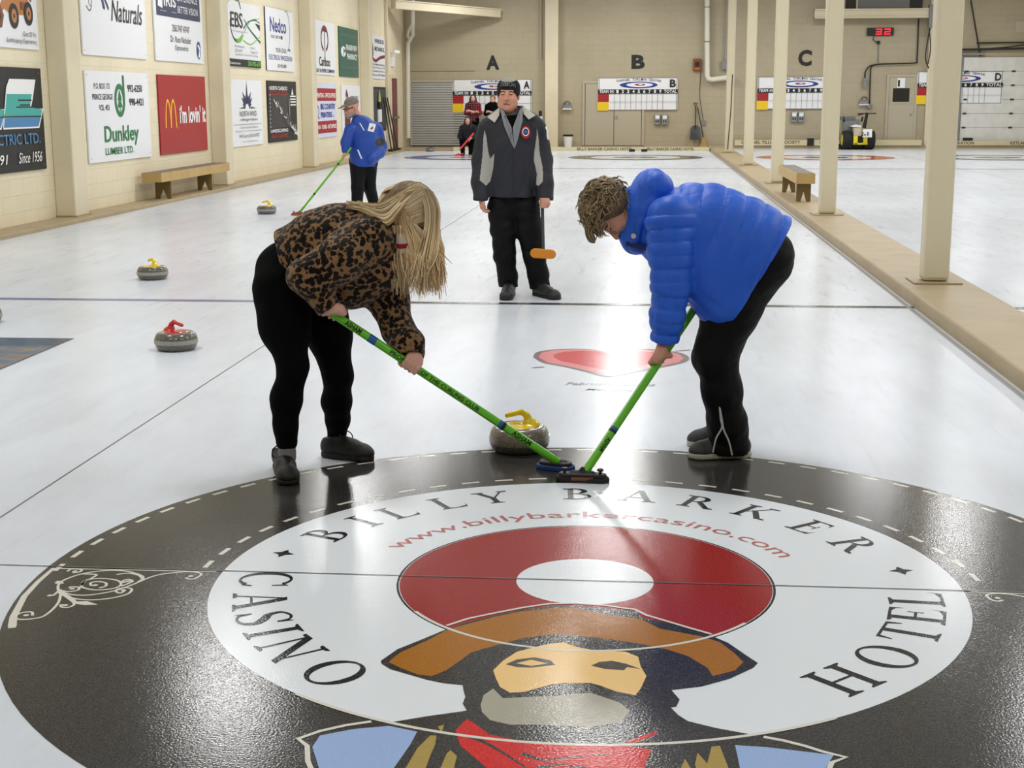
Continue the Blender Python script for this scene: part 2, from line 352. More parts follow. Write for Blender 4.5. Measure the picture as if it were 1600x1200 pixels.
ice('ice white', (219, 225, 234), white=True, spec=.10, rough=.21)
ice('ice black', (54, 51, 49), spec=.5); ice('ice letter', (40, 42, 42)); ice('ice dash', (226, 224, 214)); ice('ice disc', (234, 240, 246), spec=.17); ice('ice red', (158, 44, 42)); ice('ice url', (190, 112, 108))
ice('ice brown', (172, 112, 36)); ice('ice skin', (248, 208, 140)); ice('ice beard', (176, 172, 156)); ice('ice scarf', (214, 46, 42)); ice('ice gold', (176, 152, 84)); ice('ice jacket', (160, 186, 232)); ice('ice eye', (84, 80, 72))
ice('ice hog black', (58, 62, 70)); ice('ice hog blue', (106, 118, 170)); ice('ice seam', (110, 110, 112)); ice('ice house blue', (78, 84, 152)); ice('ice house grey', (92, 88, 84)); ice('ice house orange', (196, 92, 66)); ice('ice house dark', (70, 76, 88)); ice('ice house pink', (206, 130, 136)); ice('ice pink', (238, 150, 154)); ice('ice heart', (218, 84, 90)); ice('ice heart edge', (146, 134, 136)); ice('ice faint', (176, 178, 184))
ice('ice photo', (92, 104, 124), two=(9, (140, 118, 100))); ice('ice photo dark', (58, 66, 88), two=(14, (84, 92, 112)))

fl = MB(); fl.box((WX, -8, -.3), (13.2, BY, 0), MATS['ice white']); floor = fl.build('floor', kind='structure')
ZL = 4e-4
def marks(z0=3e-4, step=6e-6): mb = MB(); return mb, Flat(mb, (0, 0, z0), (1, 0, 0), (0, 1, 0), step, 0)
px = lambda *q: [tuple(P(u, v)[:2]) for u, v in q]

# --- black ring, white field, red ring, button
mb, f = marks(); K = MATS
f.ell(0, 0, 1.829, 1.829, K['ice black'], 128); f.ell(0, 0, 1.219, 1.219, K['ice disc'], 128); f.ell(0, 0, .61, .61, K['ice red'], 96); f.ell(0, 0, .62, .62, K['ice letter'], 96, w=.008); f.ell(0, 0, .226, .226, K['ice disc'], 64)
for i in range(39):
    a = math.radians(180.2-4.63*i)
    for r, hw in ((1.789, .037), (1.293, .037)):
        if r > 1.5 or i % 1 == 0:
            if r < 1.5:
                a = math.radians(177-6.33*i)
                if a < math.radians(2): continue
            t = np.array([-math.sin(a), math.cos(a)]); n = np.array([math.cos(a), math.sin(a)]); c = n*r
            f.poly([tuple(c-t*hw-n*.009), tuple(c+t*hw-n*.009), tuple(c+t*hw+n*.009), tuple(c-t*hw+n*.009)][::-1], K['ice dash'])
mb.build('painted_house', parent=floor, label='black white and red ringed target painted in the near ice')

# --- serif lettering around the ring
def glyph(ch):
    A = []; T, t = .15, .055
    R = lambda x0, y0, x1, y1: A.append([(x0, y0), (x1, y0), (x1, y1), (x0, y1)])
    st = lambda x, w=T, y0=0, y1=1: R(x-w/2, y0, x+w/2, y1)
    se = lambda x, y, l=.34: A.append([(x-l/2, 0 if y == 0 else 1), (x+l/2, 0 if y == 0 else 1), (x+l/2, .035 if y == 0 else .965), (x+.09, .08 if y == 0 else .92), (x-.09, .08 if y == 0 else .92), (x-l/2, .035 if y == 0 else .965)])
    def di(x0, y0, x1, y1, w): A.append([(x0-w/2, y0), (x0+w/2, y0), (x1+w/2, y1), (x1-w/2, y1)])
    def band(cx, cy, rx, ry, a0, a1, T=T, t=t, n=22):
        for i in range(n):
            p, q = math.radians(a0+(a1-a0)*i/n), math.radians(a0+(a1-a0)*(i+1)/n)
            A.append([(cx+rx*math.cos(p), cy+ry*math.sin(p)), (cx+rx*math.cos(q), cy+ry*math.sin(q)), (cx+(rx-T)*math.cos(q), cy+(ry-t)*math.sin(q)), (cx+(rx-T)*math.cos(p), cy+(ry-t)*math.sin(p))])
    tri = lambda *p: A.append(list(p))
    w = .8
    if ch == 'I': st(.17); se(.17, 0, .38); se(.17, 1, .38); w = .34
    elif ch == 'L': st(.18); se(.18, 0, .34); se(.18, 1, .38); R(.2, 0, .7, t); tri((.5, t), (.7, 0), (.76, .3), (.7, .12)); w = .76
    elif ch == 'B': st(.2); se(.15, 0, .3); se(.15, 1, .3); band(.3, .755, .33, .245, -90, 90); band(.32, .27, .4, .27, -90, 90); R(.2, 0, .34, t); R(.2, 1-t, .34, 1); R(.2, .5, .34, .55); w = .76
    elif ch == 'R': st(.2); se(.2, 0, .36); se(.15, 1, .3); band(.3, .74, .36, .26, -90, 90); R(.2, 1-t, .34, 1); R(.2, .48, .36, .535); di(.46, .5, .82, 0, .17); se(.85, 0, .22); w = .92
    elif ch == 'Y': di(.16, 1, .44, .44, T); di(.8, 1, .47, .44, .06); st(.44, y1=.47); se(.44, 0, .38); se(.16, 1, .34); se(.8, 1, .28); w = .9
    elif ch == 'A': di(.14, 0, .44, 1, .06); di(.8, 0, .45, 1, .17); R(.24, .32, .68, .37); se(.14, 0, .28); se(.8, 0, .36); w = .94
    elif ch == 'K': st(.2); se(.2, 0, .36); se(.2, 1, .36); di(.26, .38, .74, 1, .065); di(.82, 0, .42, .58, .18); se(.85, 0, .3); se(.74, 1, .3); w = .96
    elif ch == 'E': st(.2); se(.15, 0, .3); se(.15, 1, .3); R(.2, 0, .7, t); R(.2, 1-t, .66, 1); R(.2, .5, .5, .55); tri((.5, t), (.7, 0), (.76, .3), (.7, .12)); tri((.5, 1-t), (.64, .88), (.68, .72), (.67, 1)); tri((.5, .38), (.53, .38), (.53, .67), (.5, .67)); w = .76
    elif ch == 'C': band(.46, .5, .44, .52, 48, 318); tri((.74, .94), (.78, .68), (.81, .68), (.8, 1.0)); tri((.72, .1), (.8, .3), (.84, .3), (.8, .1)); w = .86
    elif ch == 'O': band(.48, .5, .46, .52, 0, 360, .15, .055, 44); w = .96
    elif ch == 'H': st(.2); st(.78); R(.2, .49, .78, .55); [se(x, y, .36) for x in (.2, .78) for y in (0, 1)]; w = .98
    elif ch == 'T': st(.42); se(.42, 0, .4); R(.04, 1-t, .8, 1); tri((.0, .72), (.03, .72), (.14, 1), (.03, 1)); tri((.81, .72), (.84, .72), (.81, 1), (.7, 1)); w = .84
    elif ch == 'N': st(.17, .06); st(.8, .06); di(.86, 0, .18, 1, .18); se(.17, 0, .28); se(.12, 1, .22); se(.8, 1, .28); w = .96
    elif ch == 'S':
        sp = spline([(.58, .74), (.52, .93), (.33, .975), (.15, .84), (.2, .62), (.4, .49), (.57, .32), (.52, .1), (.33, .025), (.14, .08), (.08, .28)], 5); k = len(sp)
        for i in range(k-1):
            wd = lambda j: .05+.12*math.exp(-((j/(k-1)-.5)/.17)**2)
            def off(j):
                d = np.array(sp[min(j+1, k-1)])-np.array(sp[max(j-1, 0)]); d = d/np.linalg.norm(d); n = np.array([-d[1], d[0]])*wd(j)/2; return sp[j]+n, sp[j]-n
            a, b = off(i); c, d = off(i+1); A.append([tuple(a), tuple(b), tuple(d), tuple(c)])
        tri((.56, .7), (.62, .7), (.63, 1), (.57, .9)); tri((.05, 0), (.09, .08), (.1, .32), (.05, .32)); w = .68
    return w, A
mb, f = marks(1.0e-3, 1.5e-5)
def ring_letter(ch, u, v, r0, h, inward):
    f.l = 0; q = P(u, v)[:2]; th = math.atan2(q[1], q[0]); w, polys = glyph(ch); n = np.array([math.cos(th), math.sin(th)])
    right = np.array([n[1], -n[0]])*(1 if not inward else -1); up = n if not inward else -n; o = n*r0
    for p in polys: f.poly([tuple(o+right*(x-w/2)*h+up*y*h) for x, y in p], K['ice letter'])
for ch, u, v in [('B', 512.5, 836), ('I', 569, 815), ('L', 627.5, 802.5), ('L', 702.5, 787.5), ('Y', 770, 777.5), ('B', 902.7, 771.5), ('A', 995.9, 778), ('R', 1090, 787), ('K', 1174, 803), ('E', 1260, 825), ('R', 1327.5, 852.5)]:
    ring_letter(ch, u, v, .972, .158, False)
for ch, u, v in [('C', 419, 905), ('A', 411.5, 938), ('S', 419, 965), ('I', 431.7, 987), ('N', 466.5, 1011), ('O', 527, 1049.7), ('H', 1317.5, 1062), ('O', 1384, 1026), ('T', 1412, 988), ('E', 1428.6, 961), ('L', 1426, 935)]:
    ring_letter(ch, u, v, 1.142, .172, True)
for u, v in ((443, 865), (1408, 892)):
    c = P(u, v)[:2]; f.poly([tuple(c+np.array([math.cos(a), math.sin(a)])*(.042 if i % 2 == 0 else .019)) for i in range(8) for a in [math.atan2(c[1], c[0])+i*PI/4]], K['ice letter'])
# web address bent along its own arc
vs, fs = text2d('www.billybarkercasino.com', .0); lo, hi = vs.min(0), vs.max(0); vv = []
for x, y in vs:
    th = math.radians(157+(24-157)*(x-lo[0])/(hi[0]-lo[0])); r = .70+(y-lo[1])*.078/(.72); vv.append((r*math.cos(th), r*math.sin(th), f.l+1.1e-3))
mb.add(vv, fs, K['ice url'])
mb.build('ring_lettering', parent=floor, label='serif lettering around the target')

# --- the bearded man of the painted emblem, traced in real size on the ice
mb, f = marks(1.25e-3, 1.5e-5)
f.poly(px((595, 1033), (621, 1015), (662, 998.5), (693, 985.5), (732, 972.5), (783.6, 959.5), (814, 953), (857, 947.6), (900, 947.5), (945, 951), (995, 955), (1003.5, 966), (1053, 975.7), (1109.6, 993), (1137.8, 1005), (1166, 1024.5), (1184, 1036.4), (1176.8, 1044), (1140, 1061), (1096.6, 1073), (1049, 1078.6), (1062, 1093.8), (1056.6, 1104.6), (1048, 1106), (1060, 1118), (1075, 1127.4), (1118, 1138), (1172.5, 1148), (1240, 1162), (1300, 1200), (1300, 1262), (500, 1262), (500, 1180), (560, 1140), (614.7, 1128.5), (666.7, 1119.8), (729.5, 1111), (723, 1100), (727, 1089.5), (724, 1078.6), (723, 1071), (692.7, 1067.8), (666.7, 1062.4), (610, 1046), (596, 1037.5))[::-1], K['ice black'])
f.poly(px((607, 1035), (625.5, 1020), (666.7, 1001.7), (694.8, 986.6), (714, 980), (775, 963.8), (814, 956), (861.6, 951), (900, 951), (945, 960.6), (1001, 968), (1031.6, 983), (1096.6, 995), (1124.8, 1004), (1148.6, 1022), (1161.6, 1035), (1148.6, 1048), (1114, 1057), (1105, 1044), (1075, 1025.6), (1040, 1014.7), (992.6, 1005), (934, 997), (880, 992), (861.6, 992), (818, 997.4), (775, 1009), (736, 1020), (718.6, 1033), (697, 1048), (675, 1057), (653.7, 1054.8), (625.5, 1044))[::-1], K['ice brown'])
f.poly(px((770.6, 1048), (785.8, 1033), (807.5, 1019), (850.8, 1008), (880, 1004), (900, 1011), (923, 1015.8), (977.5, 1019), (997, 1026.7), (1001, 1041.8), (1010, 1057), (1001, 1076.5), (992.7, 1087), (962, 1080.8), (938.5, 1072), (923, 1067.8), (880, 1067.8), (861.6, 1070), (818, 1082), (796.6, 1083), (781.5, 1074), (775, 1061))[::-1], K['ice skin'])
f.poly(px((790, 1038.6), (807.5, 1031), (835.6, 1027.7), (859.5, 1032), (868, 1039.7), (848.6, 1041.8), (829, 1044), (807.5, 1043))[::-1], K['ice eye']); f.poly(px((806, 1037), (830, 1031.5), (856, 1037.5), (830, 1041))[::-1], K['ice skin'])
f.poly(px((923, 1040.7), (936, 1035), (955.8, 1033), (977.5, 1037.5), (1001, 1046), (980, 1043), (975, 1048), (945, 1046))[::-1], K['ice eye'])
f.poly(px((751, 1102.5), (755.5, 1087), (770.6, 1076.5), (785.8, 1091.6), (829, 1089.5), (883, 1087), (923, 1083), (966.7, 1098), (984, 1111), (971, 1128.5), (923, 1137), (880, 1135), (840, 1133), (796.6, 1133), (766, 1126), (753, 1113))[::-1], K['ice beard'])
f.poly(px((712, 1141.5), (729.5, 1124), (744.6, 1133), (764, 1148), (818, 1160), (900, 1163), (966.7, 1165), (1018.6, 1172), (1010, 1189), (1004, 1235), (800, 1240), (760, 1200), (718.6, 1165))[::-1], K['ice scarf'])
f.poly(px((975, 1161), (1010, 1148), (1029.5, 1142.5), (1018.6, 1151), (992.6, 1161))[::-1], K['ice scarf'])
for q in ([(735, 1152), (760, 1162), (800, 1186), (830, 1206)], [(815, 1178), (850, 1188), (900, 1183), (960, 1178)], [(840, 1200), (880, 1196), (940, 1204)]): f.stroke(spline(px(*q), 5), .016, K['ice black'], .004)
for q in ([(632, 1204), (652, 1170), (672, 1150), (682, 1150), (680, 1164), (672, 1182), (664, 1204)], [(686, 1206), (698, 1178), (704, 1173), (714, 1182), (708, 1206)], [(684, 1136), (694, 1133), (690, 1146)], [(1060, 1208), (1070.6, 1187), (1082, 1206)], [(1085.8, 1195), (1090, 1177), (1105, 1194), (1111.8, 1167.5), (1124.8, 1166), (1131, 1182.6), (1138, 1200), (1136, 1216), (1092, 1216)]): f.poly(px(*q)[::-1], K['ice gold'])
f.poly(px((488, 1168), (500, 1150), (552, 1140), (608, 1135), (652, 1144), (640, 1166), (616, 1200), (590, 1240), (520, 1240), (498, 1200))[::-1], K['ice jacket'])
f.poly(px((1148.6, 1165), (1200, 1168.5), (1302.5, 1180.6), (1291, 1200), (1275, 1240), (1165, 1240), (1156, 1200))[::-1], K['ice jacket'])
for q in ([(580, 1128), (540, 1134), (500, 1143), (466, 1155), (480, 1166), (481, 1190), (496, 1225)], [(1193, 1152), (1225, 1158), (1256.6, 1166), (1285, 1175), (1322, 1184), (1300, 1192), (1290, 1215)]): f.stroke(px(*q), .013, K['ice dash'])
f.stroke(px((698, 978), (731.6, 967), (775, 958), (818, 949.7), (857, 944), (900, 943), (945, 946.5), (992.6, 953), (1010, 961.7), (1031.6, 968), (1075, 981), (1111.8, 991.5)), .011, K['ice dash'])
f.ell(0, 0, .616, .616, K['ice dash'], 50, math.radians(-147), math.radians(-35), .012); f.ell(0, 0, 1.226, 1.226, K['ice dash'], 50, math.radians(-127), math.radians(-56), .013)
mb.build('painted_emblem', parent=floor, label='painted emblem of a bearded man in a brown hat, blue jacket and red scarf')

# --- scroll ornaments on the tee line, left traced and right mirrored
mb, f = marks(7e-4, 4e-6)
q0 = [[(19, 979), (21, 964), (38, 932), (59.5, 909), (83, 888.7)]]
cur = [[(51, 962), (50, 957), (42, 956.5), (30, 959), (24, 964), (30, 968), (51, 967), (70, 962), (89, 945), (94.5, 930), (91, 921.6), (92, 913), (102, 905.7), (127.5, 897), (161.5, 892), (191, 892), (214.6, 897), (224, 903), (215, 910)],
       [(290, 903), (296, 905), (305, 904), (314.5, 898), (310, 895), (297.5, 893.6), (272, 895), (240, 900.4), (204, 915), (176, 924), (138, 930), (110.5, 929), (91, 922.7)],
       [(91, 923), (110.5, 934), (138, 937.6), (170, 935.4), (197.6, 929), (206, 921.6), (198, 918.5), (186, 920), (181, 924), (188, 927), (195, 923)],
       [(127, 915), (134, 907), (157, 904), (183, 907), (189, 914), (176, 920), (150, 922), (132, 919), (127, 915), (134, 907)], [(152, 914.5), (143, 915), (142, 911), (152, 909), (165, 911), (165, 916), (155, 919)],
       [(105, 893), (112, 889.5), (127, 890.5), (124, 894), (113, 895.5)], [(108, 919), (112, 917), (123, 918), (122, 922), (110, 924.5), (100, 924), (91, 921)], [(78, 931), (84, 930), (91, 924)],
       [(101, 946), (95, 945), (97, 949), (108, 949), (116, 944), (108, 936), (92, 926)], [(120, 942), (108, 932), (92, 925)], [(195, 911), (192, 908), (200, 905.5), (207, 908), (203, 911), (190, 916)], [(127.5, 897), (150, 898), (146, 902), (139, 906)], [(182, 898), (200, 896), (216, 899), (222, 904)]]
for sgn in (1, -1):
    T2 = lambda pts: [(x*sgn, y) for x, y in pts]
    f.stroke(T2(px(*q0[0])), .026, K['ice dash'], .014); f.stroke(T2(px((13, 980.5), (25, 979))), .02, K['ice dash'])
    f.stroke(T2(px((81, 888.2), (338, 893.6))), .007, K['ice dash'])
    for q in cur: f.stroke(T2(spline(px(*q), 5)), .009, K['ice dash'])
    for q in ([(117, 940), (136, 939.5), (153, 945), (132, 945.6), (119, 944)], [(85, 911), (90, 907.5), (98, 909), (100, 912), (88, 912.5)]):
        p = T2(px(*q)); f.poly(p[::-1] if sgn == 1 else p, K['ice dash'])
    for u, v in ((41, 961.5), (149, 914.5), (200, 908.5), (193, 922.5), (298, 900.5), (102, 946), (78, 930.7), (113, 920), (117, 893)): c = P(u, v); f.ell(c[0]*sgn, c[1], .009, .009, K['ice dash'], 12)
mb.build('painted_scrolls', parent=floor)

# --- lines, seams, far houses, heart, photo advert in the ice
mb, f = marks(2e-3, 1e-5); L_ = lambda x0, y0, x1, y1, m: f.rect(x0, y0, x1, y1, K[m])
L_(-2.24, 6.40, 2.24, 6.50, 'ice hog black'); L_(-6.75, 6.40, -2.24, 6.50, 'ice hog blue'); L_(2.84, 6.40, 12, 6.50, 'ice hog black')
for x0, x1 in ((-6.75, 2.24), (2.84, 12)): L_(x0, 28.30, x1, 28.40, 'ice hog black')
L_(-2.253, -8, -2.247, 39, 'ice seam'); L_(7.30, -8, 7.306, 41, 'ice seam')
L_(-6.75, -.0035, 2.24, .0035, 'ice seam'); L_(-6.75, -.0035+0, -2.3, .0035, 'ice seam'); L_(-.004, 2.5, .004, 3.2, 'ice faint')
f.stroke([(2.20, -6), (2.20, 39)], .03, K['ice faint'])  # thin grey strip painted for the seam shadow along the right curb
mb.build('ice_lines', parent=floor)
for cx, a, b in ((-4.5, 'ice house blue', 'ice house pink'), (0, 'ice house grey', 'ice house grey'), (5.06, 'ice house orange', 'ice house dark'), (9.56, 'ice house dark', 'ice house dark')):
    mb, f = marks(2e-3, 1e-5); f.ell(cx, 34.75, 1.829, 1.829, K[a], 72); f.ell(cx, 34.75, 1.219, 1.219, K['ice disc'], 64); f.ell(cx, 34.75, .61, .61, K[b], 48); f.ell(cx, 34.75, .2, .2, K['ice disc'], 24)
    f.rect(cx-2.2, 34.745, cx+2.2, 34.755, K['ice seam']); mb.build('painted_far_house', parent=floor)
mb, f = marks(1.6e-3, 1.5e-5)
hp = px((833, 558), (838, 551), (858, 547), (895, 545), (930, 547), (954, 552), (975, 547.5), (1010, 545.5), (1045, 548.5), (1068, 553), (1077, 560), (1068, 567), (1030, 575), (1000, 580), (951, 589), (915, 581), (880, 573), (848, 567))
f.poly(spline(hp+[hp[0]], 3)[:-1][::-1], K['ice heart edge'])
def shr(k, o=(0, 0)): c = np.mean(hp, 0); return [tuple(c+(np.array(q)-c)*k+np.array(o)) for q in hp]
f.poly(shr(.93)[::-1], K['ice pink']); f.poly(shr(.74, (0, .01))[::-1], K['ice heart'])
for a, b, c, d in ((862, 555, 873, 554), (885, 550.5, 895, 549.5), (1042, 557, 1056, 557), (1040, 561, 1052, 560.5), (832, 575, 850, 573.5), (1055, 549, 1078, 547)): f.stroke(px((a, b), (c, d)), .02, K['ice heart edge'])
q = P(883, 603)[:2]; f.text('February Hearts', q[0], q[1], q[0]+.50, q[1]+.10, K['ice faint'], .01, .3); q = P(914, 611)[:2]; f.text('Mending', q[0], q[1], q[0]+.27, q[1]+.07, K['ice faint'], .01, .3)
mb.build('painted_heart', parent=floor, label='pink and red heart painted in the ice')
mb, f = marks(1.6e-3, 1e-5); f.rect(-5.4, 3.4, -3.59, 4.6, K['ice photo']); f.poly([(-5.4, 4.6), (-5.4, 4.1), (-5, 4.2), (-4.6, 4.12), (-4.2, 4.25), (-3.59, 4.3), (-3.59, 4.6)], K['ice photo dark']); f.rect(-3.61, 3.4, -3.59, 4.6, K['ice photo dark']); f.stroke([(-4.2, 4.0), (-3.95, 4.08)], .02, K['ice dash'])
mb.build('painted_photo_advert', parent=floor, label='blue and brown photo advert in the ice')

# --- walls, ledges, pilasters
def struct(name, a, b, m, bevel=0, **k): return MB().box(a, b, m).build(name, kind='structure', bevel=bevel, **k)
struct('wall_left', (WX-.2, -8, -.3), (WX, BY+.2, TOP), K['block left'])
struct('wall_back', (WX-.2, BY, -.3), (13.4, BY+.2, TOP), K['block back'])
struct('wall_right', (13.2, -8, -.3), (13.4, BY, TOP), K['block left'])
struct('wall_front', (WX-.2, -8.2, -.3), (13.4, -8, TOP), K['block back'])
struct('ceiling', (WX-.2, -8.2, TOP), (13.4, BY+.2, TOP+.2), K['ceiling white'])
struct('trim_1', (WX, -8, -.1), (-7.08, BY, .055), K['tan ledge'], .01)          # raised ledge under the left wall
o = MB().box((2.24, -8, -.1), (2.83, 41.9, .10), K['tan ledge']).build('trim_2', kind='structure', bevel=.02)
struct('trim_3', (-7.08, 39.55, -.1), (2.24, BY, .055), K['tan ledge'])           # walkway behind the sheets
struct('trim_4', (2.83, 41.75, -.1), (13.2, BY, .10), K['tan ledge'])
for i, y in enumerate((6.95, 13.95, 20.95, 27.9, 34.85, 38.55)):
    w = .46 if i < 5 else .12
    struct('wall_pilaster_%d' % (i+1), (WX, y-w/2, 0), (WX+(.27 if i < 5 else .1), y+w/2, TOP), K['cream pilaster'], .015)
    if i < 5: struct('baseboard_left_%d' % (i+1), (WX, y-w/2-.02, .05), (WX+.29, y+w/2+.02, .075), K['tan ledge'])
struct('wall_pilaster_7', (-2.93, BY-.3, 0), (-2.52, BY, TOP), K['cream pilaster'], .01)
struct('wall_pilaster_8', (9.0, BY-.12, 0), (9.12, BY, TOP), K['cream pilaster'], .01)
MB().box((-2.97, BY-.02, 0), (-2.93, BY, TOP), K['door cream']).build('trim_5', kind='structure')

# --- the row of posts between sheets B and C
for i, (y, lab) in enumerate(((7.24, 'widest cream steel post nearest the camera on the tan walkway'), (14.1, 'cream steel post right of the small bench, second from the camera'), (21.05, 'cream steel post just beyond the small bench on the walkway, third from the camera'), (27.97, 'slim cream post, fourth from the camera on the walkway'), (35.4, 'slimmest cream post at the far end of the walkway'))):
    t = empty('steel_post', (2.535, y, .1), label=lab, cat='post', group='posts between the ice sheets')
    under(MB().box((2.43, y-.105, .113), (2.64, y+.105, TOP), K['cream steel']).build('shaft', bevel=.035), t)
    under(MB().box((2.345, y-.19, .1), (2.725, y+.19, .113), K['tan ledge']).build('base_plate', bevel=.003), t)
    if i == 4: under(MB().tube([(2.5, y-.115, .2), (2.56, y-.115, 1.2), (2.58, y-.115, 2.2)], .012, K['dark line'], 6).build('cable'), t)
t = empty('steel_beam', (9, 41.6, 4.0), label='cream horizontal steel beam high on the back wall between posts', cat='beam')
q0, q1 = P(1272, 22, y=41.6), P(1456, 20, y=41.6)
under(MB().box((q0[0], 41.45, q0[2]-.13), (q1[0], 41.75, q0[2]+.13), K['cream steel']).box((q0[0], 41.4, q0[2]+.1), (q1[0], 41.8, q0[2]+.14), K['cream steel']).box((q0[0], 41.4, q0[2]-.14), (q1[0], 41.8, q0[2]-.1), K['cream steel']).build('flanges'), t)
under(MB().box((q1[0]-.12, 41.35, q0[2]-.45), (q1[0]+.08, 41.6, q0[2]+.25), K['grey paint']).build('control_box', bevel=.01), t)
a, b = P(1322, 0, y=41.95), P(1441, 8, y=41.95)
MB().box((a[0], 41.9, q0[2]+.16), (b[0], 41.99, TOP), K['dark line']).box((a[0]+.35, 41.86, q0[2]+.18), (b[0]-.4, 41.9, TOP), K['grey paint']).box((a[0]+.3, 41.84, q0[2]+.16), (a[0]+.35, 41.9, TOP), K['cream steel']).build('louvre_panel', label='grey panel in a dark opening above the horizontal beam', cat='vent')
MB().bar((-7.25, 38.7, 4.33), (-4.42, 41.8, 4.22), .22, .24, K['cream pilaster']).bar((-7.25, 38.7, 4.45), (-4.42, 41.8, 4.34), .3, .03, K['cream pilaster']).build('corner_beam', label='cream beam crossing the far left corner high above the door', cat='beam')

# --- lamps in rows above every sheet
em = mat('lamp glow', (255, 252, 244), emit=(255, 250, 240), estr=1)
LAMP = 122
for j, x in enumerate((-4.5, -.25, 5.0, 9.5)):
    for i in range(-1, 6):  # first row, behind the camera, is added to brighten the near ice
        y = (3.6 if x < 2 else 4.0)+7*i*(.96 if x > 2 else 1); t = empty('high_bay_lamp', (x, y, 5.15), label='square white high bay lamp hanging over the ice sheets', cat='lamp', group='high bay lamps over the sheets')
        MB().box((-.5, -.5, 0), (.5, .5, .1), K['cream steel']).box((-.03, -.03, .1), (.03, .03, 1.1), K['steel']).build('housing', parent=t)
        l = bpy.data.lights.new('lamp_light', 'AREA'); l.shape = 'SQUARE'; l.size = .96; l.energy = LAMP*(1 if x < 2 else .95)*(.55 if i < 0 else .8 if i < 2 else 1); l.color = (1, .995, .985); lo = bpy.data.objects.new('lamp_light', l); C.objects.link(lo); lo.parent = t; lo.location = (0, 0, -.012)
w = bpy.data.worlds.new('world'); bpy.context.scene.world = w; w.use_nodes = True; w.node_tree.nodes['Background'].inputs[0].default_value = (.5, .55, .6, 1); w.node_tree.nodes['Background'].inputs[1].default_value = 0.02
# ================================================================ BANNER SIGNS ON THE LEFT WALL
def sign(name, y0, z0, y1, z1, back, label, draw, cat='sign', edge=None, group='sponsor signs on the left wall'):
    mb = MB(); x = WX+.006; mb.box((x, y0, z0), (x+.02, y1, z1), edge or back); f = Flat(mb, (x+.0205, y0, z0), (0, 1, 0), (0, 0, 1), 6e-4, 0); W, H = y1-y0, z1-z0
    f.rect(.0, .0, W, H, back); 
    for a in (.07, W-.07):
        for b in (.06, H-.06): f.ell(a, b, .012, .01, K['steel'], 8)
    draw(f, W, H); mb.build(name, label=label, cat=cat, group=group)
wp = K['white panel']
def d(f, W, H):
    k = K['letter black']; X = lambda *p: [(1.22+.47*x, .22+.62*y) for x, y in p]; o = mat('ink loader', (186, 118, 58), .4); br = I('brown')
    f.poly(X((.35, .45), (.95, .62), (1.45, .72), (2.0, .72), (2.2, .5), (2.2, .32), (1.2, .28), (.9, .3)), o); f.stroke(X((.3, .3), (.55, .5), (.7, .95), (.85, 1.1)), .05, o); f.stroke(X((.45, .35), (.9, .5), (1.0, 1.0)), .04, o)
    f.poly(X((1.2, .7), (1.15, 1.3), (2.0, 1.3), (2.05, .7)), I('charcoal')); f.poly(X((1.28, .78), (1.24, 1.2), (1.55, 1.2), (1.55, .78)), I('pgrey')); f.poly(X((1.65, .78), (1.65, 1.2), (1.9, 1.2), (1.92, .78)), I('pgrey'))
    f.stroke(X((2.0, .8), (2.35, 1.2), (2.2, 1.6)), .06, o); f.stroke(X((2.3, 1.1), (2.3, .7), (2.2, .6)), .07, br); f.rect(*X((1.2, .6))[0], *X((1.6, .72))[0], br); f.rect(*X((1.6, .4))[0], *X((2.05, .55))[0], br)
    f.poly(X((-.1, .1), (-.15, .62), (.25, .55), (.55, .25), (.4, .02), (.1, -.02)), br); f.poly(X((-.08, .2), (-.1, .52), (.22, .46), (.38, .2), (.2, .1)), k)
    for c, r in (((1.15, .26), .12), ((2.05, .34), .115)): c = X(c)[0]; f.ell(*c, r*1.1, r*1.25, k, 24); f.ell(*c, r*.6, r*.7, o, 16); f.ell(*c, r*.2, r*.25, k, 10)
    f.text('Over 20 Yrs', 1.98, .15, 2.36, .21, k, 0, .3); f.text('Landscaping Experience', 1.5, .05, 2.36, .12, k, 0, .3)
sign('loader_sign', 11.0, 2.19, 13.46, 3.44, wp, 'white sign with an orange loader, topmost at the left edge of the photo', d)
def d(f, W, H):
    k, wt, t1, t2 = K['letter black'], I('white'), I('teal'), I('skyblue')
    for dx in (-1.0, 0.08):   # the big bevelled initials
        X = lambda *p: [(x+dx, y) for x, y in p]
        f.poly(X((1.16, .56), (1.32, 1.02), (1.42, 1.12), (2.18, 1.12), (2.06, .88), (1.98, .76), (2.37, .76), (2.2, .52), (1.16, .52)), wt)
        f.poly(X((1.19, .57), (1.34, 1.0), (1.44, 1.09), (2.12, 1.09), (2.06, .95), (1.98, .78)), wt); f.poly(X((1.24, .72), (1.32, .94), (2.04, .94), (1.96, .78), (2.32, .75), (2.28, .66), (1.2, .68)), t1)
        f.poly(X((1.18, .54), (1.22, .66), (2.27, .66), (2.18, .54)), t2); f.rect(1.62+dx, .855, 2.02+dx, .875, k); f.rect(1.56+dx, .775, 2.34+dx, .79, k); f.stroke(X((1.19, .67), (2.28, .665)), .014, k); f.rect(1.66+dx, .80, 1.96+dx, .815, k)
    f.text('ELECTRIC LTD.', .72, .33, 2.28, .46, I('skyblue'), .01); f.text('991', .95, .1, 1.3, .22, wt, .01, .2); f.text('Since 1956', 1.6, .1, 2.3, .23, wt, .0, .35)
sign('electric_sign', 11.0, .70, 13.45, 1.96, K['black'], 'black sign with large teal and white initials, bottom left on the wall', d)
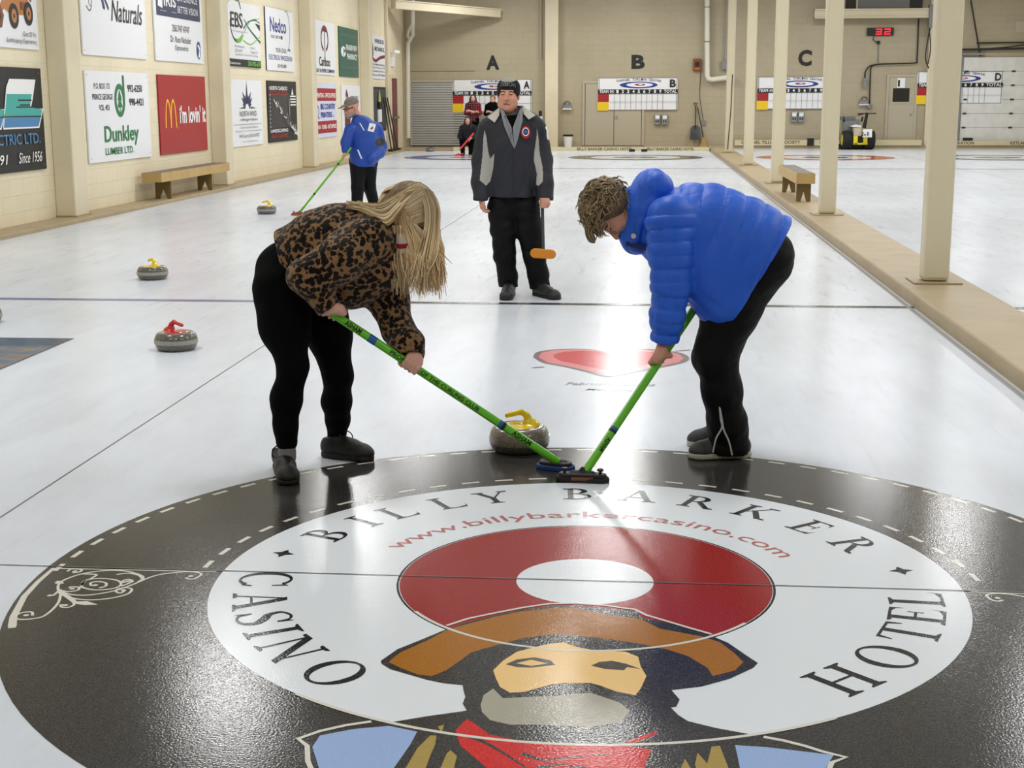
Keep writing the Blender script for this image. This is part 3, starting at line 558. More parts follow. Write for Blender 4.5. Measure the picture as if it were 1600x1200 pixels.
def d(f, W, H):
    k = I('navy'); g = K['letter black']
    f.stroke(spline([(.75, 1.25), (.68, 1.05), (.55, .95), (.42, .8), (.38, .65), (.3, .6), (.2, .66)], 6), .016, g); f.stroke(spline([(.55, .95), (.33, .82), (.3, .7), (.38, .66)], 6), .01, g)
    for q in ([(.7, .93), (.76, .93), (.9, .68), (.88, .64), (.82, .66)], [(.74, .94), (.82, .92), (1.05, .68), (1.02, .64), (.96, .7)], [(.6, 1.04), (.7, 1.02), (.74, 1.24), (.66, 1.25)], [(.74, 1.04), (.8, 1.05), (.84, 1.25), (.76, 1.25)]): f.poly(q, k)
    f.text('Dragonfly', .86, .93, 2.35, 1.33, g, .0, .3); f.text('Naturals', 1.12, .5, 2.42, .80, g, .0, .3)
sign('natural_products_sign', 14.92, 2.18, 17.5, 3.43, wp, 'white sign with a dragonfly and black script, above the green tree sign', d)
def d(f, W, H):
    f.rect(.12, .70, W-.12, 1.2, I('navy')); f.poly([(.2, .85), (.42, .82), (.44, 1.0), (.36, 1.05), (.24, 1.02)], I('white')); w = I('white')
    f.text('IRIS', .5, .86, 1.1, 1.04, w, .02); f.text('EXPERIENCE', 1.18, .98, 2.25, 1.10, w); f.text('BETTER VISION', 1.18, .79, 2.25, .9, w); f.rect(.3, .78, .6, .785, w); f.rect(.85, .78, 1.1, .785, w)
    g = I('charcoal'); f.text('250.747.4747', .85, .48, 1.75, .59, g); f.text('Dr. Ross Nickolet', .75, .31, 1.8, .41, g); f.text('Optometrist', .95, .16, 1.65, .27, g)
    f.ell(2.22, .22, .11, .15, I('skyblue'), 24); f.ell(2.22, .22, .10, .14, I('blue'), 24); f.poly([(2.16, .1), (2.24, .22), (2.14, .3), (2.22, .32), (2.3, .24), (2.26, .1)], w)
sign('optometry_sign', 17.9, 2.18, 20.4, 3.43, wp, 'white sign with a navy header panel, above the red sign', d)
def d(f, W, H):
    k = K['letter black']; g = I('green')
    f.text('P.O. BOX 173', .3, 1.02, .9, 1.10, k, .01); f.text('PRINCE GEORGE', .22, .87, 1.0, .95, k, .01); f.text('V2L 4S1', .45, .72, .85, .80, k, .01)
    f.text('992-6250', 1.62, .98, 2.25, 1.09, k, .02); f.text('998-4421', 1.67, .78, 2.28, .89, k, .02)
    f.ell(1.28, .86, .21, .24, g, 36, w=.075); f.rect(1.42, .8, 1.49, 1.22, g); f.poly([(1.28, 1.02), (1.36, .86), (1.31, .86), (1.38, .76), (1.29, .76), (1.29, .7), (1.27, .7), (1.27, .76), (1.18, .76), (1.25, .86), (1.2, .86)], g)
    f.text('Dunkley', .6, .20, 2.0, .50, g, .015); f.text('LUMBER LTD.', .6, .09, 1.75, .19, g, .01)
sign('lumber_sign', 14.92, .70, 17.47, 1.97, wp, 'white sign with a green tree emblem in a ring and two phone numbers', d)
def d(f, W, H):
    for cx in (.42, .68):   # golden arches
        f.ell(cx, .42, .155, .46, I('gold'), 30, 0, PI, .05)
    f.text("i'm lovin' it", 1.0, .48, 2.42, .77, I('white'), .03); f.rect(.88, .4, .91, .42, I('gold'))
sign('restaurant_sign', 17.93, .70, 20.41, 1.96, I('red'), 'plain red sign with a yellow arched letter, left of the wall bench', d)
def d(f, W, H):
    g, l, k = I('dgreen'), I('lime'), K['letter black']
    f.ell(.55, .98, .5, .34, g, 40, .3, 2.4, .05); f.ell(.6, .95, .56, .36, l, 40, .9, 3.8, .022); f.ell(.72, .8, .48, .36, k, 30, 3.0, 4.7, .04)
    f.stroke(spline([(1.15, .72), (1.5, .86), (2.0, .92), (2.35, .88)], 8), .035, g, .02); f.stroke(spline([(1.2, .9), (1.6, .72), (2.35, .5)], 8), .02, g, .05); f.stroke(spline([(1.1, .5), (1.6, .44), (2.1, .55), (2.35, .62)], 8), .02, l); f.stroke(spline([(1.2, .66), (1.7, .9), (2.3, .96)], 8), .015, l)
    f.poly([(2.0, .86), (2.34, .84), (2.34, .72), (2.2, .78)], K['dark line']); f.poly(spline([(.5, .52), (.8, .52), (1.1, .62), (1.0, .5), (.75, .44), (.5, .52)], 5), l)
    f.text('EBS', .28, .72, 1.1, 1.0, k, .01); f.text('Electronic Bookkeeping Services Ltd', .4, .63, 1.4, .67, I('pgrey'))
    f.text('Bookkeeping', .5, .345, 1.15, .40, I('pgrey')); f.text('Payroll', 1.6, .345, 1.9, .40, I('pgrey')); f.text('GST & PST', .5, .27, 1.0, .325, I('pgrey')); f.text('Personal Tax', 1.6, .27, 2.1, .325, I('pgrey')); f.text('Specialists in Year End Tax Filing', .5, .2, 2.1, .25, I('pgrey'))
    f.rect(.02, 0, W-.02, .14, K['black']); f.text('250-992-6578', 1.35, .03, 2.32, .12, l, .02); f.text('Suzanne', .1, .04, .8, .09, I('white'))
sign('bookkeeping_sign', 21.87, 2.18, 24.2, 3.38, wp, 'white sign with green swooshes and a black bottom band', d)
def d(f, W, H):
    n = I('blue'); nv = I('navy')
    f.text('Nedco', .35, .78, 1.7, 1.08, n, .02); f.text('REXEL GROUP', .4, .66, 1.15, .72, nv); f.rect(1.2, .655, 1.35, .725, nv); f.ell(1.72, .85, .3, .42, nv, 30, -1.5, 1.9, .015); f.poly([(1.75, .45), (1.95, .48), (2.02, .42), (1.9, .44)], nv)
    f.text('YOUR LOCAL', .75, .38, 1.65, .47, nv); f.text('ELECTRICAL WHOLESALER', .2, .22, 2.15, .32, n); f.text('250-992-6888', .85, .07, 1.6, .14, nv)
sign('electrical_supplier_sign', 24.68, 2.16, 27.03, 3.42, wp, 'white sign with dark frame and blue name, right of the green swoosh sign', d, edge=I('navy'))
def d(f, W, H):
    k = K['letter black']; nv = I('navy')
    for a, L, w in ((90, .52, .09), (60, .36, .1), (120, .36, .1), (42, .3, .09), (138, .3, .09), (22, .2, .07), (158, .2, .07), (75, .26, .05), (105, .26, .05)):
        a = math.radians(a); c = np.array([1.1, .72]); dd = np.array([math.cos(a)*1.7, math.sin(a)]); n_ = np.array([-dd[1], dd[0]*.4])*w/.9; f.poly([tuple(c+n_+dd*.08), tuple(c+dd*L), tuple(c-n_+dd*.08)], nv)
    f.poly([(.5, .71), (.85, .74), (1.0, .71)], k); f.poly([(1.75, .71), (1.4, .74), (1.25, .71)], k)
    f.text('NORTH WIND', .55, .56, 1.75, .66, I('charcoal')); f.text('refrigeration', .55, .46, 1.8, .53, I('charcoal')); f.rect(.1, .405, 2.1, .412, I('charcoal'))
    f.text('Commercial and Industrial', .55, .33, 1.8, .375, I('pgrey')); f.text('Refrigeration  Air Conditioning  Heating Systems', .2, .26, 2.1, .30, I('pgrey')); f.text('Will Guerry 250.316.9027', .45, .14, 1.9, .22, I('charcoal')); f.text('www.northwindrefrigeration.ca', .65, .06, 1.75, .1, I('pgrey'))
sign('refrigeration_sign', 21.97, .69, 24.19, 1.94, wp, 'white sign with a dark starburst emblem', d)
def d(f, W, H):
    r, w, g = I('red'), I('white'), I('pgrey')
    f.rect(.25, .3, 1.9, 1.0, I('charcoal')); f.text('NORTH CARIBOO', .15, 1.07, 1.65, 1.15, w, .02); f.text('EXCAVATION', .15, .97, 1.65, 1.06, r, .03); f.text('LANDSCAPING', .15, .2, 1.6, .27, w, .02); f.text('AND GRAVEL', .15, .09, 1.6, .17, r, .03)
    for i in range(9): f.rect(.08, .3+.08*i, .2, .35+.08*i, g)
    for i, y in enumerate((.93, .87, .81, .75)): f.rect(1.85, y, 2.35, y+.03, w)
    f.poly([(1.95, .98), (2.05, 1.12), (2.15, .98)], w); f.rect(1.7, .55, 1.78, .9, g)
    for j in range(26): 
        a = rng.rand(); x, y = .45+1.9*a, .86-.72*a; s_ = .04+.09*rng.rand(); f.stroke([(x-s_, y+.05*rng.randn()), (x+s_*1.2, y-.06+.04*rng.randn()), (x+s_*2, y+.03*rng.randn())], .02, w if j % 3 else g)
sign('landscape_sign', 24.65, .69, 27.12, 1.95, K['black'], 'black photo sign with red lettering and a white diagonal band', d)
def d(f, W, H):
    m = I('maroon'); k = K['letter black']
    f.ell(1.15, .84, .42, .32, m, 40, -1.2, PI+1.2, .09); f.ell(1.15, 1.0, .3, .16, m, 24, 0, PI); f.rect(1.12, .4, 1.18, 1.08, K['letter black']); f.text('Cariboo', .5, .20, 1.7, .42, k, .02); f.text('PULP & PAPER COMPANY', .1, .05, 2.2, .14, I('navy'), .02)
sign('pulp_mill_sign', 29.0, 2.15, 31.3, 3.40, wp, 'white sign with a dark red leaf-shaped emblem', d)
def d(f, W, H):
    w = I('white'); g = I('pgrey')
    f.text('Your Local Drug Store', .2, 1.0, 2.2, 1.1, g); f.text('FRASERVIEW', .85, .68, 2.3, .82, w, .03); f.text('PHARMACY', .95, .45, 2.3, .6, w, .03); f.ell(.5, .63, .3, .13, w, 30); f.rect(.48, .52, .56, .72, I('dgreen')); f.ell(.68, .65, .1, .05, I('dgreen'), 12); f.text('Your Community Centre', .2, .2, 2.2, .29, g)
sign('pharmacy_sign', 31.83, 2.14, 34.3, 3.38, I('dgreen'), 'dark green sign with white lettering', d)
def d(f, W, H):
    r, w, b = I('red'), I('white'), I('blue')
    f.rect(.08, .86, W-.05, 1.16, r); f.rect(.08, .1, W-.05, .39, r); f.text('PRINTING - OFFICE SUPPLIES', .15, .94, W-.12, 1.05, w, .03); f.text('FAX - TONER - ART SUPPLIES', .15, .2, W-.12, .30, w, .03); f.text('BIG COUNTRY', .5, .66, 2.15, .8, b, .03); f.text('PRINTERS', .5, .47, 1.75, .6, b, .03); f.text('LTD', 1.8, .47, 2.0, .52, b)
    f.stroke([(.15, .75), (.3, .7), (.3, .55), (.2, .5), (.35, .45)], .03, b)
sign('printer_sign', 29.0, .67, 31.33, 1.94, mat('ink pale blue', (214, 220, 240), .4), 'pale sign with two red bands and blue lettering', d)
def d(f, W, H):
    r, k = I('maroon'), K['letter black']; f.poly([(.45, 1.05), (.6, 1.18), (.8, 1.02), (.7, .8), (.55, .84)], r); f.poly([(.56, .98), (.66, .95), (.66, .85), (.58, .86)], I('white')); f.text('REDWOOD', 1.15, .9, 2.1, 1.0, I('pgrey'), .02); f.text('GRILL', 1.5, .76, 2.1, .85, I('pgrey'), .02); f.rect(.3, .1, 1.0, .5, r); f.rect(.25, .52, .95, .55, k); f.rect(.3, .2, .6, .26, K['letter black'])
sign('grill_sign', 32.0, .66, 34.43, 1.93, wp, 'white sign with a dark red flame, half hidden behind the man in the cap', d)
def d(f, W, H):
    m, nv = I('maroon'), I('navy'); f.poly(spline([(.1, 1.1), (.3, .8), (.2, .55), (.05, .5)], 6)+[(.05, 1.1)], nv); f.text('WINDSOR', .5, 1.0, 2.0, 1.12, nv, .02); f.text('MECHANICAL', .5, .78, 2.05, .9, nv, .02); f.stroke(spline([(.1, .58), (.6, .5), (1.3, .6), (2.1, .66)], 8), .09, m)
    for i, y in enumerate((.37, .28, .19, .08)): f.text(('PLUMBING HEATING', 'Gas Fitting  Oil', 'Installation Service', 'Phone 992 8000')[i], .15, y, 2.05, y+.055, nv)
sign('plumbing_sign', 36.2, 2.15, 38.35, 3.36, wp, 'white sign with a dark red wave, nearest the exit door', d)
def d(f, W, H): f.rect(.05, .05, W-.05, H-.05, mat('slate', (62, 64, 62), .6))
sign('slate_board', 36.36, .66, 38.38, 1.92, K['black'], 'plain dark grey board beside the exit door', d, cat='board', group=None)

# ================================================================ BACK WALL
F_B = lambda mb, x, z, y=BY: Flat(mb, (x, y, z), (1, 0, 0), (0, 0, 1), 8e-4, .001)
def wallflat(name, x0, z0, draw, label, cat, **k):
    mb = MB(); f = Flat(mb, (x0, BY-.004, z0), (1, 0, 0), (0, 0, 1), 8e-4, 0); draw(mb, f); return mb.build(name, label=label, cat=cat, **k)
for ch, (x, z), h in (('A', (-4.84, 2.49), .45), ('B', (-.2, 2.49), .44), ('C', (5.02, 2.55), .5)):
    mb = MB(); vs, fs = text2d(ch, .045); lo, hi = vs.min(0), vs.max(0); w = .42; q = (vs-lo)/(hi-lo)
    for yy in (BY-.012, BY-.001): mb.add([(x+w*a, yy, z+h*b) for a, b in q], fs, K['letter black'])
    mb.build('wall_letter', label='large black letter %s on the back wall above a scoreboard' % ch, cat='letter', group=None)
def scoreboard(x0, z0, x1, z1, ch, label):
    mb = MB(); W, H = x1-x0, z1-z0; mb.box((x0, BY-.06, z0), (x1, BY-.03, z1), K['white panel']); f = Flat(mb, (x0, BY-.0605, z0), (1, 0, 0), (0, 0, 1), 8e-4, 0)
    t = empty('scoreboard', (x0, BY, z0), label=label, cat='scoreboard', group='scoreboards on the back wall')
    for u in (.03, W-.03): f.rect(u-.012, 0, u+.012, H, K['pgrey'] if 'pgrey' in K else I('pgrey'))
    f.rect(0, H-.012, W, H, I('pgrey')); f.rect(0, 0, W, .012, I('pgrey'))
    bl, rd, w = I('blue'), I('red'), K['white panel']; cx = W*.51; top = H*.64
    f.ell(cx, H*.78, .60, .105, bl, 40); f.ell(cx+.03, H*.785, .42, .068, w, 36); f.ell(cx+.04, H*.79, .17, .033, rd, 24); f.ell(cx+.06, H*.795, .07, .015, w, 16)
    s_ = 'QUESNEL CURLING CENTRE'; n = len(s_)
    for i, c in enumerate(s_):
        if c == ' ': continue
        u = (i/(n-1)-.5)*1.36; hh = .08 if i in (0, 8, 16) else .062; yy = H*.885+.045*(1-(u/.68)**2)-.01; f.text(c, cx+u-.024, yy, cx+u+.024, yy+hh, I('navy'), .02)
    f.text(ch, W-.25, H*.71, W-.06, H*.95, K['letter black'], .03); f.rect(0, H*.51, W, H*.645, K['letter black'])
    cols = [.36]+[.36+.17*i for i in range(1, 11)]
    f.text('TEAM', .04, H*.53, .33, H*.63, w, .02); f.text('END', .38, H*.54, .51, H*.62, w, .02)
    for i in range(9): f.text(str(i+1), cols[i+1]+.05, H*.53, cols[i+1]+.12, H*.63, w, .03)
    f.text('TOTAL', cols[10]+.03, H*.53, W-.03, H*.63, w, .02)
    for c in cols[1:]: f.rect(c-.006, .01, c+.006, H*.51, I('pgrey'))
    f.rect(.36, H*.25, W, H*.26, I('pgrey'))
    under(mb.build('panel'), t)
    m2 = MB(); m2.box((x0, BY-.066, z0+H*.255), (x0+.345, BY-.0615, z0+H*.51), rd); under(m2.build('red_card', label='red team card'), t)
    m3 = MB(); m3.box((x0-.02, BY-.066, z0-.02), (x0+.34, BY-.0615, z0+H*.25), I('yellow')); under(m3.build('yellow_card', label='yellow team card'), t)
scoreboard(-5.92, 1.17, -3.38, 2.18, 'A', 'scoreboard marked A, behind the man in the knit cap')
scoreboard(-1.25, 1.21, 1.27, 2.21, 'B', 'fully visible scoreboard marked B, over the cream double doors')
scoreboard(3.78, 1.23, 6.31, 2.22, 'C', 'scoreboard cut by posts, under the large letter C')
scoreboard(8.72, 1.39, 11.32, 2.36, 'D', 'scoreboard marked D, right of the widest post')

# roller shutter door
t = empty('door_1', (-6.6, BY, .1), kind='structure')
mb = MB(); n = 26
for i in range(n): z = .1+i*2.0/n; mb.box((-7.27, BY-.05, z), (-5.9, BY-.035, z+1.4/n), mat('shutter', (182, 182, 180), .35, metal=.3)); mb.box((-7.27, BY-.04, z+1.4/n), (-5.9, BY-.02, z+2.0/n), mat('shutter groove', (130, 130, 128), .5))
for i in range(n): z = .1+i*2.0/n; mb.box((-5.9, BY-.05, z), (-4.95, BY-.035, z+1.4/n), MATS['shutter'] if z < 1.3 else K['door cream'])
under(mb.build('shutter'), t); under(MB().box((-7.33, BY-.07, .1), (-7.27, BY, 2.16), K['door cream']).box((-7.27, BY-.07, 2.1), (-5.9, BY, 2.17), K['door cream']).box((-7.27, BY-.06, .06), (-4.95, BY-.02, .1), K['dark line']).build('guide'), t)
MB().box((-7.35, BY-.03, 2.46), (-5.2, BY, 2.475), K['door cream']).build('trim_6', kind='structure')
# double doors under board B
t = empty('door_2', (-.75, BY, .1), kind='structure')
for x0, x1 in ((-1.66, -.74), (-.73, .14)):
    l = MB().box((x0, BY-.03, .1), (x1, BY, 2.05), K['door cream']).box((x1-.008, BY-.034, .1), (x1+.008, BY-.02, 2.05), K['dark line']).build('door_leaf'); under(l, t)
under(MB().box((-1.75, BY-.05, .1), (-1.67, BY, 2.13), K['door cream']).box((.15, BY-.05, .1), (.23, BY, 2.13), K['door cream']).box((-1.67, BY-.05, 2.05), (.15, BY, 2.13), K['door cream']).box((-1.675, BY-.052, .1), (-1.665, BY-.03, 2.05), K['dark line']).build('door_frame'), t)
under(MB().tube([(-.66, BY-.1, 1.0), (-.66, BY-.03, 1.0)], .03, K['steel'], 10).build('door_knob'), t)
# door on sheet C side with a dark window
t = empty('door_3', (8.3, BY, .1), kind='structure')
under(MB().box((7.86, BY-.03, .1), (8.66, BY, 2.2), K['door cream']).box((7.86, BY-.035, .1), (7.87, BY, 2.2), K['dark line']).build('door_leaf'), t)
under(MB().box((7.78, BY-.05, .1), (7.86, BY, 2.28), K['door cream']).box((8.66, BY-.05, .1), (8.74, BY, 2.28), K['door cream']).box((7.86, BY-.05, 2.2), (8.66, BY, 2.28), K['door cream']).build('door_frame'), t)
a, b = P(1395, 138, y=BY), P(1420, 159, y=BY); under(MB().box((a[0]-.06, BY-.045, b[2]-.06), (b[0]+.06, BY-.03, a[2]+.06), K['door cream']).box((a[0], BY-.05, b[2]), (b[0], BY-.04, a[2]), mat('dark glass', (22, 24, 22), .08)).build('door_window'), t)
under(MB().tube([(8.56, BY-.09, 1.05), (8.56, BY-.02, 1.05)], .025, K['steel'], 8).build('door_knob'), t)
a = P(1402, 122, y=BY); mb = MB(); mb.box((a[0], BY-.05, a[2]-.30), (a[0]+.24, BY-.045, a[2]), K['white panel']); mb.box((a[0]+.02, BY-.053, a[2]-.26), (a[0]+.08, BY-.049, a[2]-.06), K['black']); mb.build('paper_notice', label='white paper notice on the door above its dark window', cat='notice')
# garage door
t = empty('door_4', (11.2, BY, .2), kind='structure')
gm = mat('garage white', (222, 222, 218), .45, noise=(4, (205, 205, 202), .6)); a = P(1506, 88, y=BY); mb = MB()
for i in range(6): z0 = .22+i*.43; mb.box((a[0], BY-.05, z0), (13.1, BY-.02, z0+.42), gm)
for i in range(1, 6): mb.box((a[0], BY-.04, .205+i*.43), (13.1, BY-.03, .225+i*.43), I('pgrey'))
under(mb.build('door_panels'), t)
hg = MB()
for i in range(1, 6):
    for x in (a[0]+.1, a[0]+1.52, 12.9): hg.box((x-.05, BY-.07, .19+i*.43), (x+.06, BY-.04, .24+i*.43), K['dark line'])
under(hg.build('hinges'), t)
under(MB().box((a[0]-.1, BY-.12, .15), (a[0]-.04, BY-.06, 2.9), I('pgrey')).box((a[0]-.4, BY-.05, .1), (a[0]-.1, BY-.0, 2.7), K['door cream']).tube([(a[0]-.2, BY-.15, 3.02), (13.1, BY-.15, 3.06)], .035, K['dark line'], 8).box((a[0]-.08, BY-.16, 2.86), (a[0]+.6, BY-.1, 2.92), I('pgrey')).build('door_track'), t)
MB().box((a[0]+.1, BY-.1, .1), (a[0]+.4, BY-.06, .33), K['black']).build('door_stop_block', label='small black block on the floor under the garage door', cat='block')
a, b = P(1517, 0, y=41.7), P(1532, 88, y=41.9); MB().tube([a, b], .025, K['dark line'], 6).tube([P(1526, 67, y=41.9), P(1610, 66, y=41.9)], .025, K['dark line'], 6).tube([P(1530, 77, y=41.9), P(1570, 74, y=41.9), P(1610, 69, y=41.9)], .02, K['dark line'], 6).build('door_hanger', label='dark hanging rods above the garage door', cat='rod')
a = P(1587, 33, y=BY); MB().box((a[0], BY-.03, a[2]-.35), (a[0]+.5, BY, a[2]), K['door cream']).build('wall_box', label='cream rectangular cover high on the wall at the right edge', cat='box')
# exit door on the left wall
t = empty('door_5', (WX, 39.9, .05), kind='structure')
under(MB().box((WX+.01, 39.25, .05), (WX+.04, 40.3, 2.2), mat('rust door', (110, 44, 36), .4)).build('door_leaf'), t); under(MB().box((WX+.0, 39.1, .05), (WX+.06, 39.25, 2.3), K['cream pilaster']).box((WX, 40.3, .05), (WX+.06, 40.45, 2.3), K['cream pilaster']).box((WX, 39.25, 2.2), (WX+.06, 40.3, 2.3), K['cream pilaster']).build('door_frame'), t)
under(MB().bar((WX+.1, 39.35, 1.02), (WX+.1, 40.2, 1.02), .05, .07, K['steel']).build('push_bar'), t)
t = empty('exit_light', (WX+.1, 39.6, 2.75), label='white emergency light unit above the dark red exit door', cat='light')
under(MB().box((WX, 39.5, 2.55), (WX+.08, 39.8, 2.95), K['white panel']).build('case', bevel=.01), t)
for y in (39.5, 39.85): under(MB().lathe([(0, 0), (.09, .0), (.09, .08), (0, .08)], K['white panel'], (WX+.14, y, 2.95), 12).build('lamp_head'), t)

# pipes, conduits, boxes
pv = K['pvc']; w_ = lambda u, v, y=41.8: tuple(P(u, v, y=y))
MB().tube([w_(645, -5, 41.6), w_(645, 55, 41.6), w_(637.5, 68, 41.6), w_(638, 216, 41.6)], .07, pv, 12).tube([w_(644, 38, 41.6), w_(638, 50, 41.6), w_(637, 56, 41.6), w_(641, 63, 41.6)], .055, pv, 12).build('drain_pipe', label='cream branching drain pipe in the far left corner', cat='pipe', smooth=True)
t = empty('vent_pipe', w_(1105, 0), label='white pipe running down and turning right beside the slimmest post', cat='pipe')
under(MB().tube([w_(1105, -5), w_(1105, 118), w_(1107, 123), w_(1112, 124.5), w_(1146, 120)], .085, pv, 14).build('pipe_run', smooth=True), t)
for v in (12, 66): q = w_(1105, v); under(MB().lathe([(0, 0), (.1, 0), (.1, .03), (0, .03)], K['steel'], q, 14).build('pipe_clamp'), t)
MB().tube([w_(1134, -5, 41.9), w_(1132, 100, 41.9)], .02, I('pgrey'), 6).box(tuple(V3(*w_(1130, 106, 41.9))-.05), tuple(V3(*w_(1135, 98, 41.9))+.06), I('pgrey')).build('conduit', label='thin grey conduit with a small box right of the white pipe', cat='conduit')
MB().tube([w_(845, -3, 41.9), w_(845, 90, 41.9)], .02, K['door cream'], 6).build('wall_conduit', label='thin cream conduit beside the back wall pilaster', cat='conduit')
a = w_(1083, 111, 41.93); hb_ = empty('wall_box', (a[0], BY, a[2]), label='small brown electric box on the back wall left of the white pipe', cat='box'); under(MB().box((a[0], BY-.1, a[2]), (a[0]+.24, BY-.002, a[2]+.38), I('brown')).box((a[0]+.05, BY-.11, a[2]+.14), (a[0]+.19, BY-.1, a[2]+.28), K['black']).box((a[0]+.04, BY-.11, a[2]+.05), (a[0]+.2, BY-.1, a[2]+.09), I('orange')).build('case', bevel=.01), hb_)
under(MB().tube([w_(1095, 110, 41.98), w_(1093, 150, 41.98), w_(1099, 190, 41.98)], .008, K['dark line'], 5).box(tuple(V3(*w_(1097, 196, 41.96))-V3(.02, 0, 0)), tuple(V3(*w_(1102, 190, 41.98))+V3(.02, .01, .03)), I('pgrey')).build('cord'), hb_)
for u, lab in ((1022.5, 'left meter of the pair under scoreboard B'), (1034, 'right meter of the pair under scoreboard B'), (1236, 'left meter of the pair under scoreboard C'), (1247, 'right meter of the pair under scoreboard C')):
    v = 179 if u < 1100 else 175; q = w_(u, v, BY); x, z = q[0], q[2]; t = empty('wall_meter', (x, BY, z), label='grey wall '+lab, cat='meter', group='paired meters under the scoreboards')
    under(MB().box((x, BY-.1, z-.32), (x+.19, BY-.002, z), K['steel']).build('case', bevel=.01), t); under(MB().box((x+.03, BY-.106, z-.13), (x+.16, BY-.1, z-.03), K['white panel']).build('dial_face'), t); [under(MB().box((x+a_, BY-.11, z-.24), (x+a_+.04, BY-.1, z-.18), K['black']).build('knob'), t) for a_ in (.04, .11)]
for u, v, lab in ((880, 160, 'left of the double doors'), (1343, 153, 'above the ice machine')):
    q = w_(u, v, BY); x, z = q[0], q[2]; t = empty('soap_dispenser', (x, BY, z), label='small chrome wall box %s' % lab, cat='dispenser', group=None)
    under(MB().box((x, BY-.12, z-.2), (x+.26, BY-.002, z-.06), K['steel']).box((x-.02, BY-.14, z-.23), (x+.28, BY-.002, z-.19), K['white panel']).build('tray', bevel=.01), t); under(MB().lathe([(0, 0), (.1, 0), (.1, .08), (.05, .12), (0, .12)], K['steel'], (x+.13, BY-.1, z-.08), 16).build('dome', smooth=True), t)
# clock readout, glowing digits, cable
a, b = P(1354, 56, y=BY), P(1396, 43.5, y=BY); t = empty('digital_display', (a[0], BY, a[2]), label='black digital display with glowing red 32', cat='display')
under(MB().box((a[0], BY-.1, a[2]), (b[0], BY-.03, b[2]), K['black']).build('case', bevel=.01), t)
rm = mat('red glow', (255, 30, 40), emit=(255, 26, 44), estr=2.2); mb = MB(); H = b[2]-a[2]; f = Flat(mb, (a[0]+.24, BY-.101, a[2]+H*.12), (1, 0, 0), (0, 0, 1), 1e-3, 0); h = H*.76
def seg7(x, segs):
    w = .19; q = dict(a=(0, h-.028, w, h), b=(w-.032, h/2+.02, w, h-.035), c=(w-.032, .035, w, h/2-.02), d=(0, 0, w, .028), e=(0, .035, .032, h/2-.02), f=(0, h/2+.02, .032, h-.035), g=(.01, h/2-.014, w-.01, h/2+.014))
    for s_ in segs: r = q[s_]; f.rect(x+r[0], r[1], x+r[2], r[3], rm)
seg7(.02, 'abcdg'); seg7(.28, 'abged'); under(mb.build('digits', label='glowing red digits 32'), t)
MB().tube([w_(1366, 56, 41.95), w_(1364, 62, 41.95), w_(1372, 68, 41.95)], .015, K['dark line'], 6).tube([w_(1372.5, 64, 41.97), w_(1372, 98, 41.97)], .012, K['grey paint'], 5).box(tuple(V3(*w_(1371, 69, 41.95))-V3(.02, .02, 0)), tuple(V3(*w_(1374, 64, 41.95))+V3(.02, .02, 0)), K['black']).build('display_cord', label='dark cord and plug below the red digital display', cat='cord')
cb = spline([w_(1435.5, 29, 41.9), w_(1433, 92, 41.9), w_(1431, 98, 41.9), w_(1400, 99.5, 41.9), w_(1372, 100.5, 41.9), w_(1358, 104, 41.9), w_(1352, 113, 41.9), w_(1351.5, 122, 41.9)], 5); c2 = spline([w_(1372, 100.5, 41.93), w_(1362, 104, 41.93), w_(1360, 115, 41.93), w_(1358.5, 162, 41.93)], 5)
t = empty('power_cable', w_(1400, 99, 41.9), label='thick black cable draped across the back wall above the ice machine', cat='cable')
under(MB().tube(cb, .022, K['black'], 8).tube(c2, .02, K['black'], 8).build('cable_run', smooth=True), t); q = w_(1351.5, 122, 41.9); under(MB().box((q[0]-.05, 41.86, q[2]-.3), (q[0]+.05, 41.94, q[2]), I('pgrey')).build('plug_socket'), t); q = w_(1358.5, 166, 41.93); under(MB().lathe([(0, 0), (.08, 0), (.08, .1), (0, .1)], I('pgrey'), (q[0], q[1], q[2]-.05), 14).build('outlet_box'), t)
MB().tube(spline([w_(1455, 38, 41.7), w_(1450, 60, 41.7), w_(1446, 90, 41.7), w_(1451, 107, 41.7)], 5), .02, K['dark line'], 6).tube(spline([w_(1452, 45, 41.7), w_(1454, 75, 41.7), w_(1450, 100, 41.7)], 5), .018, K['dark line'], 6).build('coiled_cable', label='dark coiled cable hanging left of the widest post', cat='cable')

# sheet end boards and hacks
def bumper(x0, x1, y, z0, z1, texts, label, black=()):
    mb = MB(); mb.box((x0, y, z0), (x1, y+.12, z1), mat('bumper cream', (206, 196, 160), .5)); f = Flat(mb, (x0, y-.0005, z0), (1, 0, 0), (0, 0, 1), 8e-4, 0)
    for s_, a, b in texts: f.text(s_, a-x0, (z1-z0)*.18, b-x0, (z1-z0)*.86, mat('bumper ink', (96, 84, 52), .5), .03)
    for a, b in black: mb.box((a, y-.02, z0-.01), (b, y+.14, z1+.05), K['black'])
    mb.build('end_board', label=label, cat='board', bevel=0)
bumper(-5.6, 2.2, 39.42, .0, .125, [('BILLY BARKER CASINO HOTEL', -1.8, -.1), ('BILLY BARKER CASINO HOTEL', .33, 1.75)], 'low cream end board with dark writing behind the far grey rings')
bumper(3.1, 8.9, 41.70, .10, .27, [('QUESNEL TILLICUM SOCIETY', 3.3, 5.15), ('QUESNEL TILLICUM SOCIETY', 5.75, 7.5)], 'low cream end board with writing behind the orange rings', black=((5.36, 5.57),))
bumper(9.3, 13.0, 41.70, .10, .24, [('REFRIGERATION', 9.5, 10.5), ('KETLAND', 11.6, 12.2)], 'low cream end board in front of the garage door')
t = empty('hack', (0.05, 39.2, 0), label='pair of black rubber foot holds in front of the far end board', cat='hack')
